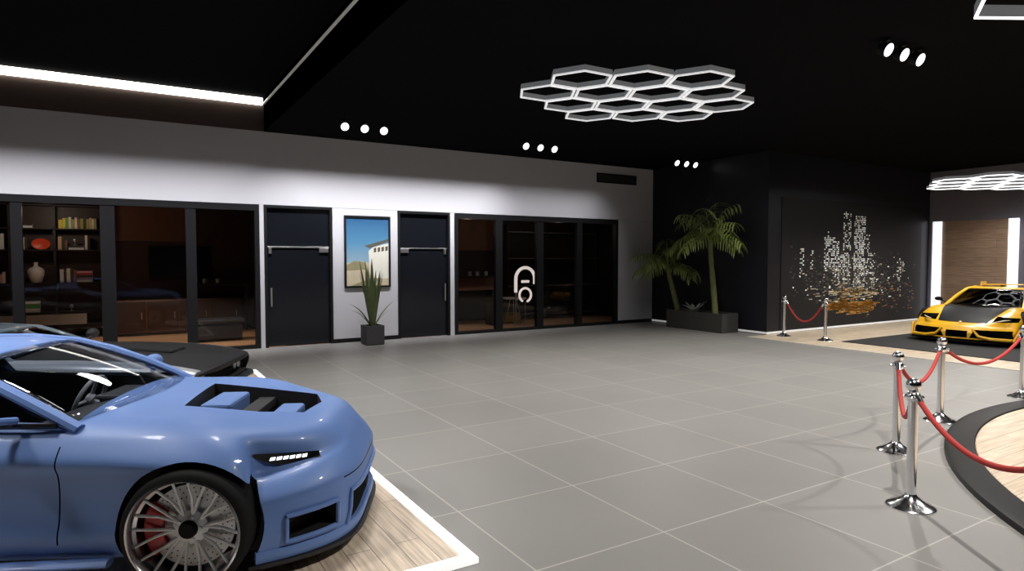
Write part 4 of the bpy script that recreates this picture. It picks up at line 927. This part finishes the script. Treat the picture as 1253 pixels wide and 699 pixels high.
# ---------------------------------------------------------------- yellow sports car, facing -X
def yellow_car():
    car = empty('sports_car', (16.15, 6.72, .026), R(184))
    tag(car, 'bright yellow wedge shaped sports car with black hood on the black mat', 'car')
    paint = mat('bright_yellow_paint', (.86, .47, .02), .3, spec=.5, coat=.5, noise=.03, nscale=3); cf = mat('carbon_black', (.007, .007, .008), .5, spec=.12, noise=.2, nscale=60)
    XF, XR = .98, -3.42; WB = -2.56
    zb = [(XR, .3), (-3.0, .2), (-2, .12), (.3, .12), (XF, .12)]
    zc = [(XR, .86), (-3.0, .92), (-2.4, .96), (-1.5, .90), (-.7, .80), (-.3, .73), (.2, .62), (.6, .52), (XF, .40)]
    zs = [(XR, .82), (-3.0, .88), (-2.5, .92), (-1.8, .84), (-1.1, .76), (-.5, .75), (0, .72), (.4, .63), (.7, .53), (XF, .40)]
    hw = [(XR, .90), (-3.0, .98), (-2.5, 1.01), (-1.8, .98), (-1.1, .94), (-.5, .95), (0, .98), (.5, .97), (XF, .94)]
    prof = [(0, .95), (.15, .98), (.4, .985), (.6, 1.0), (.75, .99), (.86, .95), (.94, .89), (1, .80)]
    def f(u, v, w):
        x = XR+(XF-XR)*u; W = lerp_t(hw, x)*lerp_t(prof, w)
        W += (.05*gauss(x, 0, .42)+.06*gauss(x, WB, .45))*math.sin(PI*min(1, max(0, (w-.1)/.8)))
        top = lerp_t(zs, x)+(lerp_t(zc, x)-lerp_t(zs, x))*(1-abs(v)**2.6)+.05*gauss(x, 0, .38)*gauss(abs(v), .88, .22)
        b_ = lerp_t(zb, x); k = max(0, (x-.1)/(XF-.1)); kr = max(0, (-3.0-x)/(-3.0-XR)); av = abs(v)
        return (x-.30*av**3*k**1.3-.12*k**2*max(0, w-.5)*2+.1*av**3*kr+.15*kr*abs(w-.7), v*W, b_+(top-b_)*w)
    vs, fs, pr = shell(f, 72, 30, 18)
    m = MB().add(vs, fs)
    def hoodp(p, q):
        x = .80-1.45*p; vm = .60+.33*p**1.2; r_ = f((x-XR)/(XF-XR), (2*q-1)*vm, 1); return (r_[0]+.006*(1-p), r_[1], r_[2]+.007)
    MB().grid(hoodp, 30, 30).build('hood', cf, car, smooth=True)
    body = m.build('body', [paint, cf], car, smooth=True)
    md = body.modifiers.new('u', 'SUBSURF'); md.levels = md.render_levels = 1
    cuts = []
    bpy.context.view_layer.update()
    def cut(mb, mm_): o = mb.build('cutter', mm_); o.matrix_world = car.matrix_world.copy(); cuts.append(o)
    for x in (0, WB):
        for s in (-1, 1): cut(MB().lathe([(.37, -.28), (.37, .28)], (x, s*1.05, .34), 40, axis='y'), M['plastic'])
    cut(MB().prism([(-.75, -.70, .4), (-.55, -.70, 1.1), (-2.0, -.62, 1.1), (-1.9, -.62, .4)], (0, 1.36, 0)), M['interior'])
    for s in (-1, 1):
        cut(MB().prism([(.5, s*.93, .155), (.5, s*.90, .33), (.5, s*.32, .33), (.5, s*.24, .155)], (.8, 0, 0)), M['mesh'])
        cut(MB().prism([(.30, s*.93, .50), (.30, s*.93, .585), (.30, s*.55, .60), (.30, s*.52, .475)], (.65, 0, 0)), M['blackgloss'])
        cut(MB().prism([(-1.35, s*1.2, .35), (-1.55, s*1.2, .65), (-2.1, s*1.2, .60), (-2.1, s*1.2, .40)], (0, -s*.3, 0)), M['mesh'])
    cut(MB().box(.62, 1.4, -.20, .20, .155, .30), M['mesh'])
    carve(body, cuts)
    for s in (-1, 1):
        o = MB().tube([(.50, s*1.0, .15), (.80, s*.90, .145), (.93, s*.60, .155), (.96, s*.40, .20), (.94, s*.28, .34)], [.03, .035, .035, .03, .022], 8); o.build('bumper_blade', paint, car, smooth=True)
        MB().prism([(.55, s*.99, .12), (.78, s*.93, .12), (.62, s*.99, .36), (.50, s*1.0, .40)], (0, s*.035, 0)).build('bumper_fin', paint, car, bevel=.006)
        MB().tube([(.50, s*.80, .545), (.64, s*.68, .52), (.72, s*.58, .50)], [.012, .022, .012], 8, flat=.5).build('headlight', mat('yellow_lamp_glass', (.6, .55, .35), .2), car)
    sp = MB(); sp.prism([(1.02-.34*abs(t)**2.6, t*1.0, .065) for t in [k/12-1 for k in range(25)]]+[(.3, .9, .065), (.3, -.9, .065)], (0, 0, .03)); sp.build('front_splitter', cf, car)
    plabel(MB().lathe([(.03, -.004), (.03, .006), (.001, .009)], (0, 0, 0), 16).xf(Matrix.Translation((.79, 0, .475)) @ Matrix.Rotation(R(28), 4, 'Y')).build('badge', mat('badge_gold', (.5, .4, .2), .3, metal=.8), car), 'small badge')
    A0 = (-.52, -.76, .745); B0 = (-1.22, -.57, 1.12); C0 = (-1.95, -.52, 1.12); D0 = (-2.9, -.50, .95)
    def pos(p): return (p[0], -p[1], p[2])
    def wind(a0, b0, fwd, up):
        a0, b0, b1, a1 = map(Vector, (a0, b0, pos(b0), pos(a0)))
        return MB().grid(lambda s, t: a0.lerp(b0, s).lerp(a1.lerp(b1, s), t)+Vector((fwd*(1-(2*t-1)**2), 0, up*(1-(2*t-1)**2)+.02*4*s*(1-s))), 10, 14)
    wind(A0, B0, .22, .02).build('windscreen', M['darkglass'], car, smooth=True, solid=.006)
    MB().grid(lambda s, t: Vector(B0).lerp(Vector(C0), s).lerp(Vector(pos(B0)).lerp(Vector(pos(C0)), s), t)+Vector((.22*(1-s)*(1-(2*t-1)**2), 0, .02*(1-(2*t-1)**2)+.03*4*s*(1-s))), 10, 12).build('roof', paint, car, smooth=True, solid=.03, soff=-1)
    wind(D0, C0, 0., .03).build('engine_cover', cf, car, smooth=True, solid=.01)
    for s in (-1, 1):
        def S(p): return Vector((p[0], s*abs(p[1]), p[2]))
        a, b_, c, d = S(A0), S(B0), S(C0), S(D0)
        bar(MB(), [a+Vector((.08, 0, -.02)), a.lerp(b_, .5)+Vector((0, s*.01, .02)), b_, b_.lerp(c, .5)+Vector((0, 0, .03)), c, c.lerp(d, .5), d+Vector((-.05, 0, -.03))], .036, .03).build('roof_rail', paint, car, smooth=True)
        MB().grid(lambda u, v: (Vector((-.62, s*.80, .745)).lerp(Vector((-2.0, s*.80, .86)), u)).lerp(b_.lerp(c, u) if u > .45 else a.lerp(b_, u/.45).lerp(b_.lerp(c, u), u/.45), v), 12, 6).build('side_window', M['darkglass'], car, smooth=True, solid=.005)
        MB().grid(lambda u, v: (Vector((-1.95, s*.86, .86)).lerp(Vector((-3.0, s*.84, .90)), u)).lerp(c.lerp(d+Vector((-.1, 0, -.01)), u), v), 8, 6).build('rear_quarter_panel', paint, car, smooth=True, solid=.03)
        mr = MB().ball((-.72, s*.99, .87), 1, 14, 10, sc=(.05, .09, .05)); mr.tube([(-.70, s*.82, .78), (-.72, s*.96, .86)], .014, 8); plabel(mr.build('door_mirror', cf, car, smooth=True), 'black door mirror')
        MB().box(XR-.02, XR+.05, *sorted((s*.45, s*.8)), .62, .70).build('tail_light', M['caliper_red'], car, bevel=.01)
        MB().prism([(-3.1, s*.5, .85), (-3.3, s*.5, .85), (-3.42, s*.5, 1.14), (-3.2, s*.5, 1.14)], (0, s*.025, 0)).build('wing_support', cf, car)
        MB().prism([(-3.10, s*.92, 1.06), (-3.48, s*.92, 1.06), (-3.50, s*.92, 1.24), (-3.16, s*.92, 1.24)], (0, s*.02, 0)).build('wing_end_plate', paint, car, bevel=.004)
        for x in (0, WB): wheel_parts(.345, .26, .27, 5, M['rimblack'], car, (x, s*1.03, .345), s, caliper='caliper_red', deep=.05)
    MB().tube([(-3.32, -.92, 1.15), (-3.3, 0, 1.17), (-3.32, .92, 1.15)], .14, 10, flat=.14).build('rear_wing', paint, car, smooth=True)
    MB().grid(lambda u, v: (-.45-.45*u, -.68+1.36*v, .76-.04*u), 4, 8).build('dashboard', M['interior'], car, solid=.03, soff=-1)
    steering(car, -1.0, .34, .78, r=.17, m=M['seat']); seat(car, -1.5, .34, .22, M['interior']); seat(car, -1.5, -.34, .22, M['interior'])
    cg = MB().tube([(-1.6, -.5, .5), (-1.55, -.48, .95), (-1.5, 0, 1.05), (-1.55, .48, .95), (-1.6, .5, .5)], .02, 8).tube([(-1.5, .3, 1.0), (-1.6, -.4, .5)], .018, 8); plabel(cg.build('roll_cage', mat('pale_cage_paint', (.5, .47, .3), .4), car, smooth=True), 'pale roll cage bars')
    return car
yellow_car()

# ------------------------------------------------------------------ lamps
area(5.3, 12.6, CZ-.012, 5.5, .08, 95, spread=64, col=(.97, .96, 1), aim=(5.3, 13.2, CZ-1.012))      # area lights added to wash the white wall, here and below, without fittings
area(9.6, 12.6, CZ-.012, 3.2, .08, 18, spread=64, col=(.97, .96, 1), aim=(9.6, 13.2, CZ-1.012))
area(-2.8, 12.3, HZ-.012, 10.4, .08, 185, spread=52, col=(.97, .96, 1), aim=(-2.8, 12.3+.46, HZ-1.012))
for (x, y, e) in ((4.1, 8.6, 250), (8.4, 8.6, 260), (4.1, 1.5, 300), (8.5, 4.6, 300), (8.5, .5, 300), (12.5, 4.6, 200), (12.3, 8.4, 90)):
    spot(x, y, CZ-.04, e*2.3, 66, .8, (1, .955, .90))
# lamps over the car platform
for (x, y, e) in ((-1.2, 5.2, 300), (1.5, 5.4, 240), (-2.0, 7.5, 280), (1.2, 9.6, 160), (-3.6, 4.5, 200)):
    spot(x, y, HZ-.04, e*2.2, 62, .8, rad=.35)
# under the hexagon lights
spot(17.3, 7.0, 3.55, 330, 75, .6, rad=.3); spot(15.2, 7.2, 3.55, 240, 75, .6, rad=.3); spot(19.3, 7.4, 3.55, 150, 78, .6, rad=.3)
spot(9.5, 1.2, 4.0, 260, 70, .7, rad=.3)
# rooms behind the glass
def pt(x, y, z, e, col=(1, .85, .7), rad=.1):
    l = bpy.data.lights.new('room_lamp', 'POINT'); l.energy = e; l.color = col; l.shadow_soft_size = rad
    o = bpy.data.objects.new('room_lamp', l); COL.objects.link(o); o.location = (x, y, z)
pt(-1.4, 16.9, 2.85, 28); spot(.5, 15.6, 3.6, 480, 45, .6, (1, .85, .7)); pt(7.9, 15.3, 2.7, 12); pt(10.8, 15.2, 2.7, 6)  # spot added to brighten the office floor by the glass

wd = bpy.data.worlds.new('world'); SC.world = wd; wd.use_nodes = True
wd.node_tree.nodes['Background'].inputs[0].default_value = (.5, .55, .65, 1); wd.node_tree.nodes['Background'].inputs[1].default_value = .02

# ------------------------------------------------------------------ camera
cd = bpy.data.cameras.new('camera'); cam = bpy.data.objects.new('camera', cd); COL.objects.link(cam)
cam.location = (0, 0, 1.85); cd.sensor_width = 36; cd.lens = 778./1253*36; cd.clip_end = 100; cd.clip_start = .05
pitch = math.atan(32.5/778)
cam.rotation_euler = (PI/2-pitch, 0, -R(31.3))
SC.camera = cam
SC.view_settings.view_transform = 'Standard'; SC.view_settings.look = 'None'; SC.view_settings.gamma = 1; SC.view_settings.exposure = 0
SC.view_settings.use_curve_mapping = False
